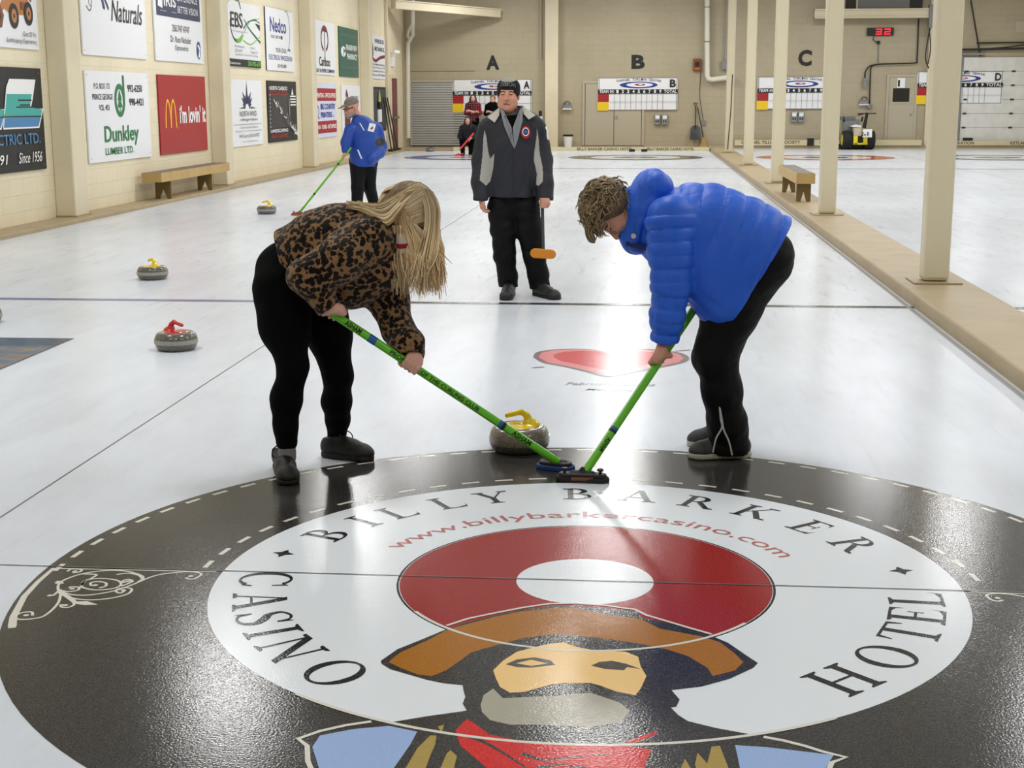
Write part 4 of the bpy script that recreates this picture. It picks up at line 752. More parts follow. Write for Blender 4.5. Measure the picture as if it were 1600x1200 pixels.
for x in (-.13, .24): under(MB().box((x-.09, 38.95, 0), (x+.09, 39.15, .075), K['black']).build('rubber_foothold', bevel=.01), t)

# benches
bw = mat('bench tan', (188, 158, 98), .5, noise=(5, (168, 138, 82), .5)); bt = mat('bench top grey', (120, 112, 104), .7); bdk = mat('bench leg olive', (116, 96, 52), .6)
def bench(x0, x1, y0, y1, zb, zt, th, legs, label):
    t = empty('bench', ((x0+x1)/2, y0, zb), label=label, cat='bench', group='low wooden benches')
    under(MB().box((x0, y0, zt-th), (x1, y1, zt), bw).box((x0+.015, y0+.015, zt), (x1-.015, y1-.015, zt+.004), bt).build('seat', bevel=.006), t)
    xa, xb = x0+.03, x1-.03; xm = (xa+xb)/2
    for y in legs: under(MB().prism([(xa, y, zb), (xa+.06, y, zb), (xm, y, zb+(zt-th-zb)*.55), (xb-.06, y, zb), (xb, y, zb), (xb, y, zt-th), (xa, y, zt-th)], (0, .035, 0), bdk).build('leg'), t)
bench(-7.40, -7.08-.01, 16.75, 20.4, .055, .475, .14, (17.25, 19.4), 'longer wooden bench against the left wall below the red sign')
bench(2.36, 2.625, 16.2, 18.9, .10, .51, .145, (16.42, 18.5), 'short wooden bench on the walkway between the cream posts')

# bin, shovel, broom, leaning brushes
q = w_(881, 211, 41.75); x = q[0]; t = empty('waste_bin', (x+.14, 41.7, .055), label='white waste bin with a black rim on the back walkway', cat='bin')
under(MB().lathe([(0, 0), (.12, 0), (.15, .34), (0, .34)], K['white panel'], (x+.14, 41.7, .055), 20).build('bucket', smooth=True), t); under(MB().lathe([(0, 0), (.165, 0), (.165, .05), (0, .05)], K['black'], (x+.14, 41.7, .395), 20).build('rim', smooth=True), t)
q = w_(1086, 222, 41.8); x = q[0]; t = empty('snow_shovel', (x, 41.8, .055), label='black shovel leaning blade down on the back wall', cat='shovel')
under(MB().prism([(x-.17, 41.72, .28), (x+.17, 41.72, .28), (x+.16, 41.9, .66), (x+.05, 41.9, .72), (x-.05, 41.9, .72), (x-.14, 41.9, .66)], (0, .012, 0), K['charcoal'] if 'charcoal' in K else I('charcoal')).build('blade'), t)
under(MB().tube([(x, 41.86, .6), (x+.0, 41.93, 1.34)], .017, K['dark line'], 8).build('shaft'), t); under(MB().tube([(x-.05, 41.93, 1.42), (x+.05, 41.93, 1.42), (x+.0, 41.93, 1.3), (x-.05, 41.93, 1.42)], .014, K['black'], 8).build('grip'), t)
x2 = x+.26; t = empty('straw_broom', (x2, 41.85, .055), label='straw corn broom with black handle leaning beside the shovel', cat='broom')
under(MB().prism([(x2-.11, 41.8, .055), (x2+.13, 41.8, .055), (x2+.05, 41.86, .34), (x2-.03, 41.86, .36)], (0, .05, 0), mat('straw', (176, 146, 88), .8, bump=(60, .6))).build('bristles'), t); under(MB().tube([(x2, 41.87, .34), (x2-.2, 41.95, 1.3)], .015, K['dark line'], 8).build('handle'), t)
for i, (ub, ut, yb, lab) in enumerate(((606, 601, 37.6, 'leftmost dark brush leaning on the left wall by the slate board'), (612.5, 599, 38.3, 'middle dark brush leaning on the left wall by the exit door'), (616.5, 602, 38.9, 'rightmost dark brush leaning on the left wall by the exit door'))):
    yb = (37.75, 38.3, 38.85)[i]; t = empty('push_brush', (-7.22, yb, .055), label=lab, cat='brush', group='brushes leaning by the exit door')
    under(MB().box((-7.3, yb-.2, .055), (-7.16, yb+.2, .12), K['black']).build('brush_head', bevel=.01), t); under(MB().tube([(-7.23, yb, .11), (-7.42, 37.66+.32*i, 1.62)], .02, K['dark line'], 8).build('handle'), t)
q = P(601.5, 175, x=-7.44); t = empty('hanging_tool', q, label='yellow topped black and white tool hanging over the slate board', cat='tool')
y, z = 37.12, q[2]; under(MB().prism([(-7.45, y-.12, 1.5), (-7.45, y+.12, 1.5), (-7.45, y, 1.82)], (.03, 0, 0), mat('pale yellow', (200, 200, 110), .5)).build('tip'), t); under(MB().box((-7.46, y-.2, 1.32), (-7.40, y+.25, 1.5), K['black']).build('clamp'), t); under(MB().box((-7.46, y-.25, .92), (-7.42, y+.25, 1.28), K['white panel']).build('card'), t)

# the ice machine (yellow scraper with two fat tyres)
X0, YM = 6.47, 40.9
def mp(u, v, y=YM): return P(u, v, y=y)
s_ = 1/(F/ (YM+4.5)); t = empty('ice_scraper', (7.0, YM, 0), label='yellow ice scraper machine with two fat black tyres', cat='machine')
tyre = mat('tyre', (20, 20, 22), .75); yl = mat('machine yellow', (226, 206, 30), .4)
zc = .27
for u0, u1, nm in ((1316, 1331, 'l'), (1350, 1366, 'r')):
    xa, xb = mp(u0, 215)[0], mp(u1, 215)[0]; r = .29; prof = [(r*.55, 0), (r*.9, .0), (r, .07), (r, xb-xa-.07), (r*.9, xb-xa), (r*.55, xb-xa)]
    m_ = MB(); n = 28
    vs = [(xa+z, YM+rr*math.cos(2*PI*j/n), r+rr*math.sin(2*PI*j/n)) for rr, z in prof for j in range(n)]
    m_.add(vs, [(i*n+j, i*n+(j+1) % n, (i+1)*n+(j+1) % n, (i+1)*n+j) for i in range(5) for j in range(n)]+[tuple(range(n)), tuple(5*n+j for j in range(n-1, -1, -1))], tyre); w = m_.build('tyre', smooth=True); under(w, t)
    h = MB(); h.add([(xa-.012 if nm == 'l' else xb+.012, YM+.17*math.cos(2*PI*j/20), r+.17*math.sin(2*PI*j/20)) for j in range(20)]+[(xa+.05 if nm == 'l' else xb-.05, YM+.17*math.cos(2*PI*j/20), r+.17*math.sin(2*PI*j/20)) for j in range(20)], [tuple(range(20)), tuple(range(39, 19, -1))]+[(j, (j+1) % 20, 20+(j+1) % 20, 20+j) for j in range(20)], yl); under(h.build('wheel_hub'), t)
def mbox(u0, v0, u1, v1, d0, d1, m): a, b = mp(u0, v1), mp(u1, v0); return MB().box((a[0], YM+d0, max(a[2], .01)), (b[0], YM+d1, b[2]), m)
under(mbox(1331, 212, 1338, 225.5, -.35, .3, yl).box((mp(1331, 225)[0], YM-.35, mp(0, 226)[2]), (mp(1353, 225)[0], YM+.3, mp(0, 223.5)[2]), yl).box((mp(1347, 212)[0], YM-.35, mp(0, 225)[2]), (mp(1353, 212)[0], YM+.3, mp(0, 212)[2]), yl).build('chassis', bevel=.01), t)
under(mbox(1339, 213, 1346, 224, -.2, .3, K['black']).build('motor', bevel=.01), t)
under(mbox(1332, 200, 1344, 212, -.3, .1, mat('beige box', (190, 178, 160), .6)).build('battery_box', bevel=.01), t)
under(mbox(1344.5, 201.5, 1359, 214, -.5, -.35, K['white panel']).build('control_panel', bevel=.008), t)
for u, v in ((1348, 207.5), (1356, 207.5), (1347.5, 211), (1351.5, 210.5), (1356, 210.5)): q = mp(u, v, YM-.5); under(MB().box((q[0]-.02, YM-.53, q[2]-.02), (q[0]+.02, YM-.5, q[2]+.02), K['black']).build('switch'), t)
under(MB().tube([mp(1350, 200), mp(1353, 186), mp(1355, 176)], [.06, .05, .045], K['black'], 10).build('steering_column'), t); under(MB().tube([mp(1340, 177.5), mp(1355, 177.5), mp(1369, 177.3)], .018, K['black'], 8).tube([mp(1340, 180.5), mp(1349, 178)], .018, K['black'], 8).build('handlebar'), t)
under(MB().prism([mp(1329, 197.5), mp(1338, 194.5), mp(1346, 196), mp(1346, 199.5), mp(1333, 198.8)], (0, .35, 0), K['white panel']).build('seat_cover'), t)
under(mbox(1319, 187, 1346, 209, .3, .6, mat('slate grey', (120, 122, 122), .5)).box((mp(1318, 0)[0], YM+.28, mp(0, 190.5)[2]), (mp(1347, 0)[0], YM+.62, mp(0, 185)[2]), mat('grey green', (98, 104, 98), .5)).build('snow_tank', bevel=.01), t)
[under(MB().tube([mp(u_, 182.5, YM+.3), mp(u2, 190, YM+.3)], .03, K['black'], 8).build('tank_latch'), t) for u_, u2 in ((1318, 1319), (1348, 1346))]
under(MB().box((mp(1309, 0)[0], YM+.1, .01), (mp(1375, 0)[0], YM+.35, .17), K['black']).build('scraper_blade', bevel=.01), t)

# ================================================================ STONES
gr = mat('granite', (112, 108, 100), .22, noise=(160, (62, 58, 54), .9), coat=.5); band = mat('granite band', (168, 166, 158), .5, noise=(200, (130, 128, 122), .8)); gb = mat('granite dark base', (86, 80, 74), .3, noise=(160, (48, 44, 42), .9)); gm2 = mat('granite warm', (136, 128, 114), .25, noise=(160, (92, 84, 74), .9), coat=.4)
hy = mat('handle yellow', (238, 206, 24), .18, coat=.6); hr = mat('handle red', (190, 34, 34), .2, coat=.6); hd = mat('handle dark', (44, 38, 36), .3)
def stone(x, y, rz, label, hm, style=0, grp='curling stones on the ice'):
    t = empty('curling_stone', (x, y, 0), label=label, cat='curling stone', group=grp); t.rotation_euler = (0, 0, rz); R, H = .136, .114
    def prof(a0, a1, n=9, e=0):
        return [((R-.034)+(.034+e)*math.cos(a), H/2+(H/2+e*.3)*math.sin(a)) for a in [math.radians(a0+(a1-a0)*i/n) for i in range(n+1)]]
    m_ = MB(); pr = [(0, .002), (.06, .002)]+[(r, z) for r, z in prof(-88, 88, 24)]+[(.07, H+.001), (0, H+.001)]
    m_.lathe(pr, gr if style == 0 else gm2, n=48); m_.build('body', parent=t, smooth=True)
    m_ = MB(); m_.lathe([(R-.004, H/2-.014), (R+.0012, H/2-.013), (R+.0016, H/2), (R+.0012, H/2+.013), (R-.004, H/2+.014)], band if style == 0 else gm2, n=48); m_.build('striking_band', parent=t, smooth=True)
    if style: m_ = MB(); m_.lathe([(.05, .001)]+[(r, z) for r, z in prof(-88, -18, 10, .0012)]+[(R-.01, .04)], gb, n=48); m_.build('dark_base', parent=t, smooth=True)
    h = SDF((-.1, -.1, H-.02), (.1, .1, H+.1), .0028)
    h.ell((0, 0, H-.002), (.083, .083, .013), k=.004); h.cap((.045, 0, H+.006), (.034, 0, H+.045), .026, .013, .02); h.cap((.034, 0, H+.045), (.012, 0, H+.062), .013, .012, .015); h.cap((.012, 0, H+.062), (-.055, 0, H+.046), .0125, .0115, .012)
    h.cap((.06, 0, H), (.045, 0, H+.01), .03, .022, .02)
    g = h.build('handle', hm); g.parent = t
q = P(268, 550); stone(q[0], q[1]+.10, math.radians(155), 'curling stone with a red handle on the left sheet', hr)
q = P(233, 438); stone(q[0], q[1]+.10, math.radians(-40), 'yellow handled curling stone beyond the blue line, behind the red one', hy)
q = P(414, 335); stone(q[0], q[1]+.10, math.radians(8), 'farthest yellow handled curling stone, left of the red brush head', hy)
q = P(808, 713); stone(q[0], q[1]+.12, math.radians(4), 'large yellow handled curling stone being swept on the black ring', hy, 1)
q = P(-37, 508); stone(q[0], q[1]+.1, 0, 'curling stone just cut off by the left edge of the photo', hy)
stone(-6.28, 39.2, 0, 'dark curling stone at the far left corner of the ice', hd)
# ================================================================ PEOPLE
skin = mat('skin', (206, 150, 126), .5, noise=(25, (190, 128, 106), .35)); skin2 = mat('skin pale', (214, 164, 146), .5); lip = mat('lips', (150, 76, 70), .5); eyeb = mat('eyebrow', (84, 62, 48), .8); eyed = mat('eye dark', (40, 30, 26), .3); sock = mat('grey sock', (128, 128, 132), .9)
blk = mat('black cloth', (4, 4, 5), .9, spec=.12, bump=(90, .2)); blk2 = mat('black nylon', (5, 6, 8), .65, spec=.2); shoe_m = mat('shoe black', (9, 9, 10), .55, bump=(140, .3)); sole_b = mat('sole black', (12, 12, 12), .6); lace = mat('lace', (10, 10, 10), .8)

def frame(f, u):
    """rotation matrix with columns right, forward, up"""
    f = nrm(f); u = V3(*u); u = nrm(u-f*np.dot(u, f)); r = np.cross(f, u); return np.stack([r, f, u], 1)
def head(S, c, f, u, k=1., nose=1.):
    """c = centre between the ears, f = where the face looks, u = crown; everything in metres times k"""
    R = frame(f, u); L = lambda x, y, z: V3(*c)+R@(V3(x, y, z)*k); E = lambda p, r, kk=.012, op='add': S.ell(L(*p), np.array(r)*k, R, kk*k, op)
    E((0, -.012, .035), (.074, .094, .083)); E((0, .025, -.03), (.063, .068, .088), .02); E((0, .05, -.085), (.038, .036, .03), .02); E((0, .072, .028), (.05, .02, .02), .014)
    for s in (-1, 1): E((s*.036, .066, -.03), (.026, .024, .026), .014); E((s*.031, .096, .004), (.017, .013, .012), .008, 'sub'); E((s*.031, .083, .003), (.0135, .0125, .0125), .003)
    S.cap(L(0, .088, .012), L(0, .112*nose, -.032), .008*k, .0125*k, .008*k)
    for s in (-1, 1): S.cap(L(s*.009, .1, -.034), L(s*.011, .097, -.036), .0085*k, .0085*k, .005*k); S.ell(L(s*.074, -.008, -.008), np.array((.011, .02, .032))*k, R, .006*k)
    S.cap(L(-.02, .086, -.064), L(.02, .086, -.064), .007*k, .007*k, .004*k); S.cap(L(-.016, .086, -.075), L(.016, .086, -.075), .008*k, .008*k, .004*k); S.cap(L(-.022, .0985, -.0695), L(.022, .0985, -.0695), .0045*k, .0045*k, .002, op='sub')
    return L, R
def face_pick(c, R, k=1.):
    def f(p, n):
        q = (p-V3(*c))@R/k; o = np.zeros(len(p), int)
        for s in (-1, 1):
            o[((q[:, 0]-s*.031)**2/.012**2+(q[:, 2]-.002)**2/.0036**2 < 1) & (q[:, 1] > .07)] = 2
            o[(abs(q[:, 0]-s*.033) < .02) & (abs(q[:, 2]-.024+.25*abs(q[:, 0]*s-.033)) < .0045) & (q[:, 1] > .065)] = 3
        o[(abs(q[:, 0]) < .024) & (abs(q[:, 2]+.0695) < .0055) & (q[:, 1] > .078)] = 1
        return o
    return f
def grip(S, c, ax, back, r=.0185, k=1., flip=1, wrist=None, wr=.026):
    """closed hand on a bar through c along ax; back = from the bar towards the back of the hand"""
    ax = nrm(ax); b = V3(*back); b = nrm(b-ax*np.dot(b, ax)); s = np.cross(ax, b)*flip; c = V3(*c)
    Q = lambda al, a, rr: c+ax*al+(b*math.cos(a)+s*math.sin(a))*rr
    fr = .0095*k
    for i, (al, ln) in enumerate(((.031, 1.), (.0105, 1.08), (-.0105, 1.), (-.0305, .85))):
        al *= k; A = [.55, 1.35, 2.3, 3.1*ln]; pts = [Q(al, a, r+fr*(1.25 if j < 2 else .8)) for j, a in enumerate(A)]
        S.chain(pts, [fr*1.1, fr*1.08, fr, fr*.88], .003)
    S.cap(Q(.024*k, .35, r+.014*k), Q(-.026*k, .35, r+.014*k), .015*k, .014*k, .008); S.cap(Q(.028*k, -.25, r+.022*k), Q(-.024*k, -.2, r+.022*k), .016*k, .016*k, .01)
    S.chain([Q(.012*k, -.5, r+.016*k), Q(.036*k, -1.2, r+.011*k), Q(.045*k, -2.0, r+.008*k), Q(.04*k, -2.7, r+.007*k)], [.015*k, .0125*k, .0105*k, .009*k], .006)
    if wrist is not None: S.cap(Q(0, -.1, r+.026*k), wrist, .024*k, wr, .014, flat=None)
def loose_hand(S, w, d, n, th, k=1., curl=.6):
    """hanging half closed hand: wrist w, direction d, palm normal n, thumb side th"""
    d, n, th = nrm(d), nrm(n), nrm(th); w = V3(*w); B = lambda a, b_, c_: w+d*a*k+th*b_*k+n*c_*k
    S.cap(w, B(.03, 0, 0), .024*k, .03*k, .01, flat=(n, .75)); S.cap(B(.03, .012, 0), B(.085, .018, .002), .03*k, .024*k, .01, flat=(n, .55)); S.cap(B(.03, -.01, 0), B(.08, -.018, .002), .028*k, .022*k, .01, flat=(n, .55))
    for o, l in ((.030, .95), (.010, 1.05), (-.010, 1.), (-.029, .8)):
        p = [B(.082, o, .004)]; a = curl*.5
        for j, s_ in enumerate((.04*l, .028*l, .022*l)): p.append(p[-1]+(d*math.cos(a)+n*math.sin(a))*s_*k); a += curl
        S.chain(p, [.0105*k, .0098*k, .009*k, .0078*k], .003)
    S.chain([B(.02, .022, .006), B(.052, .046, .016), B(.082, .046, .026), B(.102, .038, .032)], [.015*k, .013*k, .011*k, .009*k], .006)
def shoe(name, heel, toe, parent, up=(0, 0, 1), m=None, sm=None, h=.085, k=1., vox=.0045, lift=0., sock_top=None, laces=True, label=None, solew=.0):
    """heel, toe on the sole line (world); builds upper, sole and laces"""
    heel, toe = V3(*heel), V3(*toe); L = np.linalg.norm(toe-heel); f = (toe-heel)/L; R = frame(f, up); W = lambda x, y, z: heel+R@V3(x, y, z)
    lo = np.minimum(heel, toe)-.08; hi = np.maximum(heel, toe)+.08; hi[2] += .08; r = .045*k
    S = SDF(lo, hi, vox)
    S.cap(W(0, .045, .045), W(0, L-.06, .034), .044*k, .043*k, .02, flat=(R[:, 0], .92)); S.cap(W(0, .05, .06), W(0, .06, h+.015), .040*k, .040*k, .02); S.cap(W(0, .07, h), W(0, L*.58, .055), .036*k, .036*k, .03); S.ell(W(0, L-.055, .032), (.046*k, .055, .034), R, .02)
    S.cut(W(0, 0, .022), -R[:, 2]); S.cut(W(0, .07, h+.028), nrm(R[:, 2]-R[:, 1]*.25))
    up_ = S.build(name, m or shoe_m, parent, label=label)
    S = SDF(lo, hi, vox); S.cap(W(0, .045, .012), W(0, L-.05, .012), .043*k+solew, .047*k+solew, .01); S.cut(W(0, 0, .003), -R[:, 2]); S.cut(W(0, 0, .028), R[:, 2])
    s2 = S.build('sole', sm or sole_b); s2.parent = up_
    if parent is not None and parent.type == 'EMPTY': s2.parent = None; under(s2, parent)
    if laces:
        mb = MB()
        for i in range(4): y = .10+i*.028; z = h+.018-i*.013; mb.tube([W(-.022, y, z-.002), W(0, y+.006, z+.01), W(.022, y, z-.002)], .003, lace, 6)
        for s in (-1, 1): mb.tube(spline([W(0, .1, h+.025), W(s*.03, .115, h+.045), W(s*.05, .13, h+.02), W(s*.035, .125, h-.005), W(.005*s, .105, h+.02)], 4), .0028, lace, 5)
        l = mb.build('laces'); l.parent = up_
    return up_
def strands(name, gs, m, parent, n=5, sides=4, label=None):
    """gs: list of (start pts fn, ...) polylines with radii -> one mesh"""
    mb = MB()
    for pts, r in gs:
        p = spline(pts, n); k = len(p); mb.tube(p, [r*(1-.75*(i/(k-1))**2.2) for i in range(k)], m, sides, cap=False)
    o = mb.build(name, smooth=True, label=label); o.parent = parent; return o
def hairmat(name, c, root=None):
    m = bpy.data.materials.new(name); m.use_nodes = True; nt = m.node_tree; b = nt.nodes['Principled BSDF']; g = nt.nodes.new('ShaderNodeNewGeometry'); r = nt.nodes.new('ShaderNodeValToRGB'); e = r.color_ramp.elements
    e[0].position = 0; e[0].color = lin(c[0]); e[1].position = 1; e[1].color = lin(c[-1])
    for i, x in enumerate(c[1:-1]): q = e.new((i+1)/(len(c)-1)); q.color = lin(x)
    nt.links.new(g.outputs['Random Per Island'], r.inputs[0]); b.inputs['Roughness'].default_value = .42; MATS[name] = m
    if root is not None:   # grown-out darker roots, lighter lengths
        d = nt.nodes.new('ShaderNodeVectorMath'); d.operation = 'DISTANCE'; tc = nt.nodes.new('ShaderNodeTexCoord'); nt.links.new(tc.outputs['Object'], d.inputs[0]); d.inputs[1].default_value = tuple(float(x) for x in root)
        mr = nt.nodes.new('ShaderNodeMapRange'); mr.inputs[1].default_value = .03; mr.inputs[2].default_value = .19; mr.inputs[3].default_value = .55; mr.inputs[4].default_value = 1.25; nt.links.new(d.outputs['Value'], mr.inputs[0])
        mx = nt.nodes.new('ShaderNodeVectorMath'); mx.operation = 'SCALE'; nt.links.new(r.outputs[0], mx.inputs[0]); nt.links.new(mr.outputs[0], mx.inputs['Scale']); nt.links.new(mx.outputs[0], b.inputs['Base Color'])
    else: nt.links.new(r.outputs[0], b.inputs['Base Color'])
    return m

# ---------------------------------------------------------------- brushes
green = mat('shaft green', (96, 190, 22), .3, coat=.3); bblue = mat('band blue', (28, 96, 150), .3); binK = mat('shaft ink', (6, 10, 5), .5)
def brush(H, T, label, sh=green, r=.0175, words=(), bands=(), facing=None, fromtop=0.):
    """handle from the head joint H to the top T; words=(text, start, end, height) measured from T"""
    H, T = V3(*H), V3(*T); d = nrm(H-T); t = empty('curling_brush', H, label=label, cat='curling brush')
    o = MB().tube([T, H], r, sh, 24).build('handle', smooth=True); under(o, t)
    for a, b, m in bands: under(MB().tube([T+d*a, T+d*b], r+.0006, m, 24).build('handle_band', smooth=True), t)
    n = nrm((CAM if facing is None else V3(*facing))-(H+T)/2); n = nrm(n-d*np.dot(n, d)); s = np.cross(d, n)
    if words:
        mb = MB()
        for w, a, b, h, bold in words:
            vs, fs = text2d(w, bold); lo, hi = vs.min(0), vs.max(0); q = (vs-lo)/(hi-lo)
            import bmesh
            bm = bmesh.new(); bv = [bm.verts.new((x*(b-a), (y-.5)*h, 0)) for x, y in q]
            for f_ in fs:
                try: bm.faces.new([bv[i] for i in f_])
                except ValueError: pass
            bmesh.ops.triangulate(bm, faces=bm.faces); bmesh.ops.subdivide_edges(bm, edges=[e for e in bm.edges if abs(e.verts[0].co.y-e.verts[1].co.y) > .004], cuts=3)
            bmesh.ops.triangulate(bm, faces=bm.faces); bm.verts.index_update()
            V = [T+d*(a+v.co.x)+(n*math.cos(v.co.y/r)-s*math.sin(v.co.y/r))*(r+.0009) for v in bm.verts]
            mb.add(V, [tuple(v.index for v in f_.verts) for f_ in bm.faces], binK); bm.free()
        under(mb.build('handle_lettering'), t)
    return t
def pad(t, c, ax, up, L, W, m_pad, m_top, name='brush_pad', knobs=True):
    """oval fabric pad with a plastic carrier on top"""
    ax, up = nrm(ax), nrm(up); sd = np.cross(up, ax); c = V3(*c); lo = c-L*.6-.03; hi = c+L*.6+.03; S = SDF(lo, hi, .003)
    S.cap(c-ax*(L/2-W/2)+up*.006, c+ax*(L/2-W/2)+up*.006, W/2, W/2, .002); S.cut(c+up*.02, up); S.cut(c-up*.001, -up); S.build(name, m_pad, t)
    S = SDF(lo, hi, .003); S.cap(c-ax*(L/2-W/2-.004)+up*.02, c+ax*(L/2-W/2-.004)+up*.02, W*.40, W*.40, .004); S.cut(c+up*.034, up); S.cut(c+up*.018, -up); S.cap(c+up*.03-ax*.04, c+up*.03+ax*.04, .014, .014, .01)
    S.cap(c+up*.03, c+up*.05, .014, .011, .01); S.build('head_carrier', m_top, t)
    if knobs:
        for s_ in (-1, 1): q = c+ax*s_*(L*.33)+up*.030; under(MB().tube([q, q+up*.014, q+up*.015, q+up*.024], [.006, .006, .013, .013], m_top, 14).build('screw_knob'), t)

# ================================================================ SWEEPER WITH LEOPARD PULLOVER (left)
def leopard():
    m = bpy.data.materials.new('leopard fleece'); m.use_nodes = True; nt = m.node_tree; b = nt.nodes['Principled BSDF']; N = nt.nodes.new; L = nt.links.new
    tc = N('ShaderNodeTexCoord'); n0 = N('ShaderNodeTexNoise'); n0.inputs['Scale'].default_value = 38; L(tc.outputs['Object'], n0.inputs['Vector'])
    ad = N('ShaderNodeMix'); ad.data_type = 'VECTOR'; ad.inputs['Factor'].default_value = .022; L(tc.outputs['Object'], ad.inputs[4]); L(n0.outputs['Color'], ad.inputs[5])
    v = N('ShaderNodeTexVoronoi'); v.inputs['Scale'].default_value = 45; v.inputs['Randomness'].default_value = .9; L(ad.outputs[1], v.inputs['Vector'])
    n1 = N('ShaderNodeTexNoise'); n1.inputs['Scale'].default_value = 75; L(tc.outputs['Object'], n1.inputs['Vector'])
    ma = N('ShaderNodeMath'); ma.operation = 'MULTIPLY_ADD'; ma.inputs[1].default_value = .55; L(n1.outputs['Fac'], ma.inputs[0]); L(v.outputs['Distance'], ma.inputs[2])
    r = N('ShaderNodeValToRGB'); e = r.color_ramp.elements; e[0].position = 0; e[0].color = lin((84, 58, 36)); e[1].position = .27; e[1].color = lin((96, 68, 42))
    for p, c in ((.33, (10, 8, 8)), (.80, (9, 7, 7)), (.85, (124, 92, 60)), (1, (138, 106, 72))): q = e.new(p); q.color = lin(c)
    L(ma.outputs[0], r.inputs[0]); L(r.outputs[0], b.inputs['Base Color']); b.inputs['Roughness'].default_value = .95; b.inputs['Sheen Weight'].default_value = .15; b.inputs['Specular IOR Level'].default_value = .2
    n2 = N('ShaderNodeTexNoise'); n2.inputs['Scale'].default_value = 130; L(tc.outputs['Object'], n2.inputs['Vector']); bp = N('ShaderNodeBump'); bp.inputs['Strength'].default_value = .6; bp.inputs['Distance'].default_value = .004; L(n2.outputs['Fac'], bp.inputs['Height']); L(bp.outputs['Normal'], b.inputs['Normal'])
    MATS['leopard'] = m; return m
leo = leopard(); Q = lambda u, v, y: P(u, v, y=y)
wH, wT = P(872, 722, y=1.42), P(496, 474, y=1.20)
hd_ = nrm(wT-wH); gU = P(524, 491, y=1.205); tl = np.dot(gU-wH, hd_); gU = wH+hd_*tl; gL = P(640, 572, y=1.29); gL = wH+hd_*np.dot(gL-wH, hd_)
hips = (Q(447, 440, 1.36), Q(490, 445, 1.53)); knN, knF = Q(458, 572, 1.27), Q(528, 588, 1.45); anN, anF = Q(448, 692, 1.25), Q(527, 682, 1.585)
shN, shF = Q(573, 378, 1.29), Q(600, 372, 1.63); elN, wrN = Q(482, 432, 1.18), Q(512, 478, 1.2); elF, wrF = Q(606, 470, 1.50), Q(637, 545, 1.33)
hc, hfw, hup = Q(640, 336, 1.43), (.62, -.28, -.72), (.70, -.12, .66)
S = SDF(np.minimum(hips[0], Q(395, 760, 1.2))-.1, (Q(700, 270, 1.4)[0]+.1, 1.9, 1.42), .0055); S.lo[1] = .98
S = SDF((Q(385, 500, 1.3)[0]-.05, .93, -.01), (Q(705, 300, 1.4)[0]+.06, 1.85, 1.36), .0055)
Lh, Rh = head(S, hc, hfw, hup, .97); nk = Q(596, 356, 1.45)
S.cap(nk, Lh(0, -.02, -.05), .058, .052, .02)
S.chain([Q(470, 420, 1.45), Q(520, 405, 1.45), Q(572, 378, 1.45), nk], [.12, .12, .12, .06], .04); S.cap(shN, shF, .055, .055, .04)
for h, kn, an in ((hips[0], knN, anN), (hips[1], knF, anF)): S.chain([h, kn, an], [.085, .05, .034], .02); S.cap(an, an-V3(0, 0, .06), .034, .034, .01)
for sh_, el, wr in ((shN, elN, wrN), (shF, elF, wrF)): S.chain([sh_, el, wr], [.045, .036, .026], .015)
grip(S, gU, hd_, (.05, -.45, .9), k=.95, flip=1, wrist=wrN); grip(S, gL, hd_, (.1, .15, 1), k=.95, flip=-1, wrist=wrF)
w = S.build('person', [skin2, lip, eyed, eyeb], pick=face_pick(hc, Rh, .97), label='woman with long blond hair in a leopard pullover sweeping, bent forward', cat='person')
# leggings
S = SDF((Q(385, 500, 1.3)[0]-.04, .93, .05), (Q(570, 500, 1.4)[0]+.05, 1.85, 1.12), .006)
S.chain([Q(447, 425, 1.43), Q(470, 432, 1.43)], [.13, .125], .05)
S.chain([Q(441, 452, 1.36), Q(445, 510, 1.32), knN, Q(447, 625, 1.26), Q(446, 665, 1.25), anN+V3(0, 0, .005)], [.124, .104, .060, .063, .047, .043], .03)
S.chain([Q(497, 455, 1.53), Q(515, 525, 1.50), knF, Q(526, 628, 1.51), Q(528, 655, 1.55), anF+V3(0, 0, .01)], [.115, .093, .060, .060, .048, .042], .03)
for c, r in ((knN, .06), (knF, .06)):
    for dz in (-.035, 0, .03): S.cap(c+V3(-.055, -.01, dz), c+V3(-.055, .02, dz-.006), .006, .006, .008)
S.cut(anN-V3(0, 0, .02), (0, 0, -1), where=(anN-V3(0, 0, .03), .09)); S.cut(anF-V3(0, 0, .015), (0, 0, -1), where=(anF-V3(0, 0, .03), .09))
S.wrinkle(.0035, 60); S.build('leggings', blk, w)
for an in (anN, anF):
    S = SDF(an-.09, an+.08, .004); S.cap(an+V3(0, 0, .005), an-V3(0, 0, .06), .037, .038, .01); S.cut(an+V3(0, 0, .0), (0, 0, 1)); S.build('sock', sock, w)
shoe('shoe', P(440, 728), P(452, 757)+V3(.01, -.03, 0), w, h=.072, k=1.0)
shoe('shoe', P(503, 712), P(584, 721), w, h=.072, k=1.0)
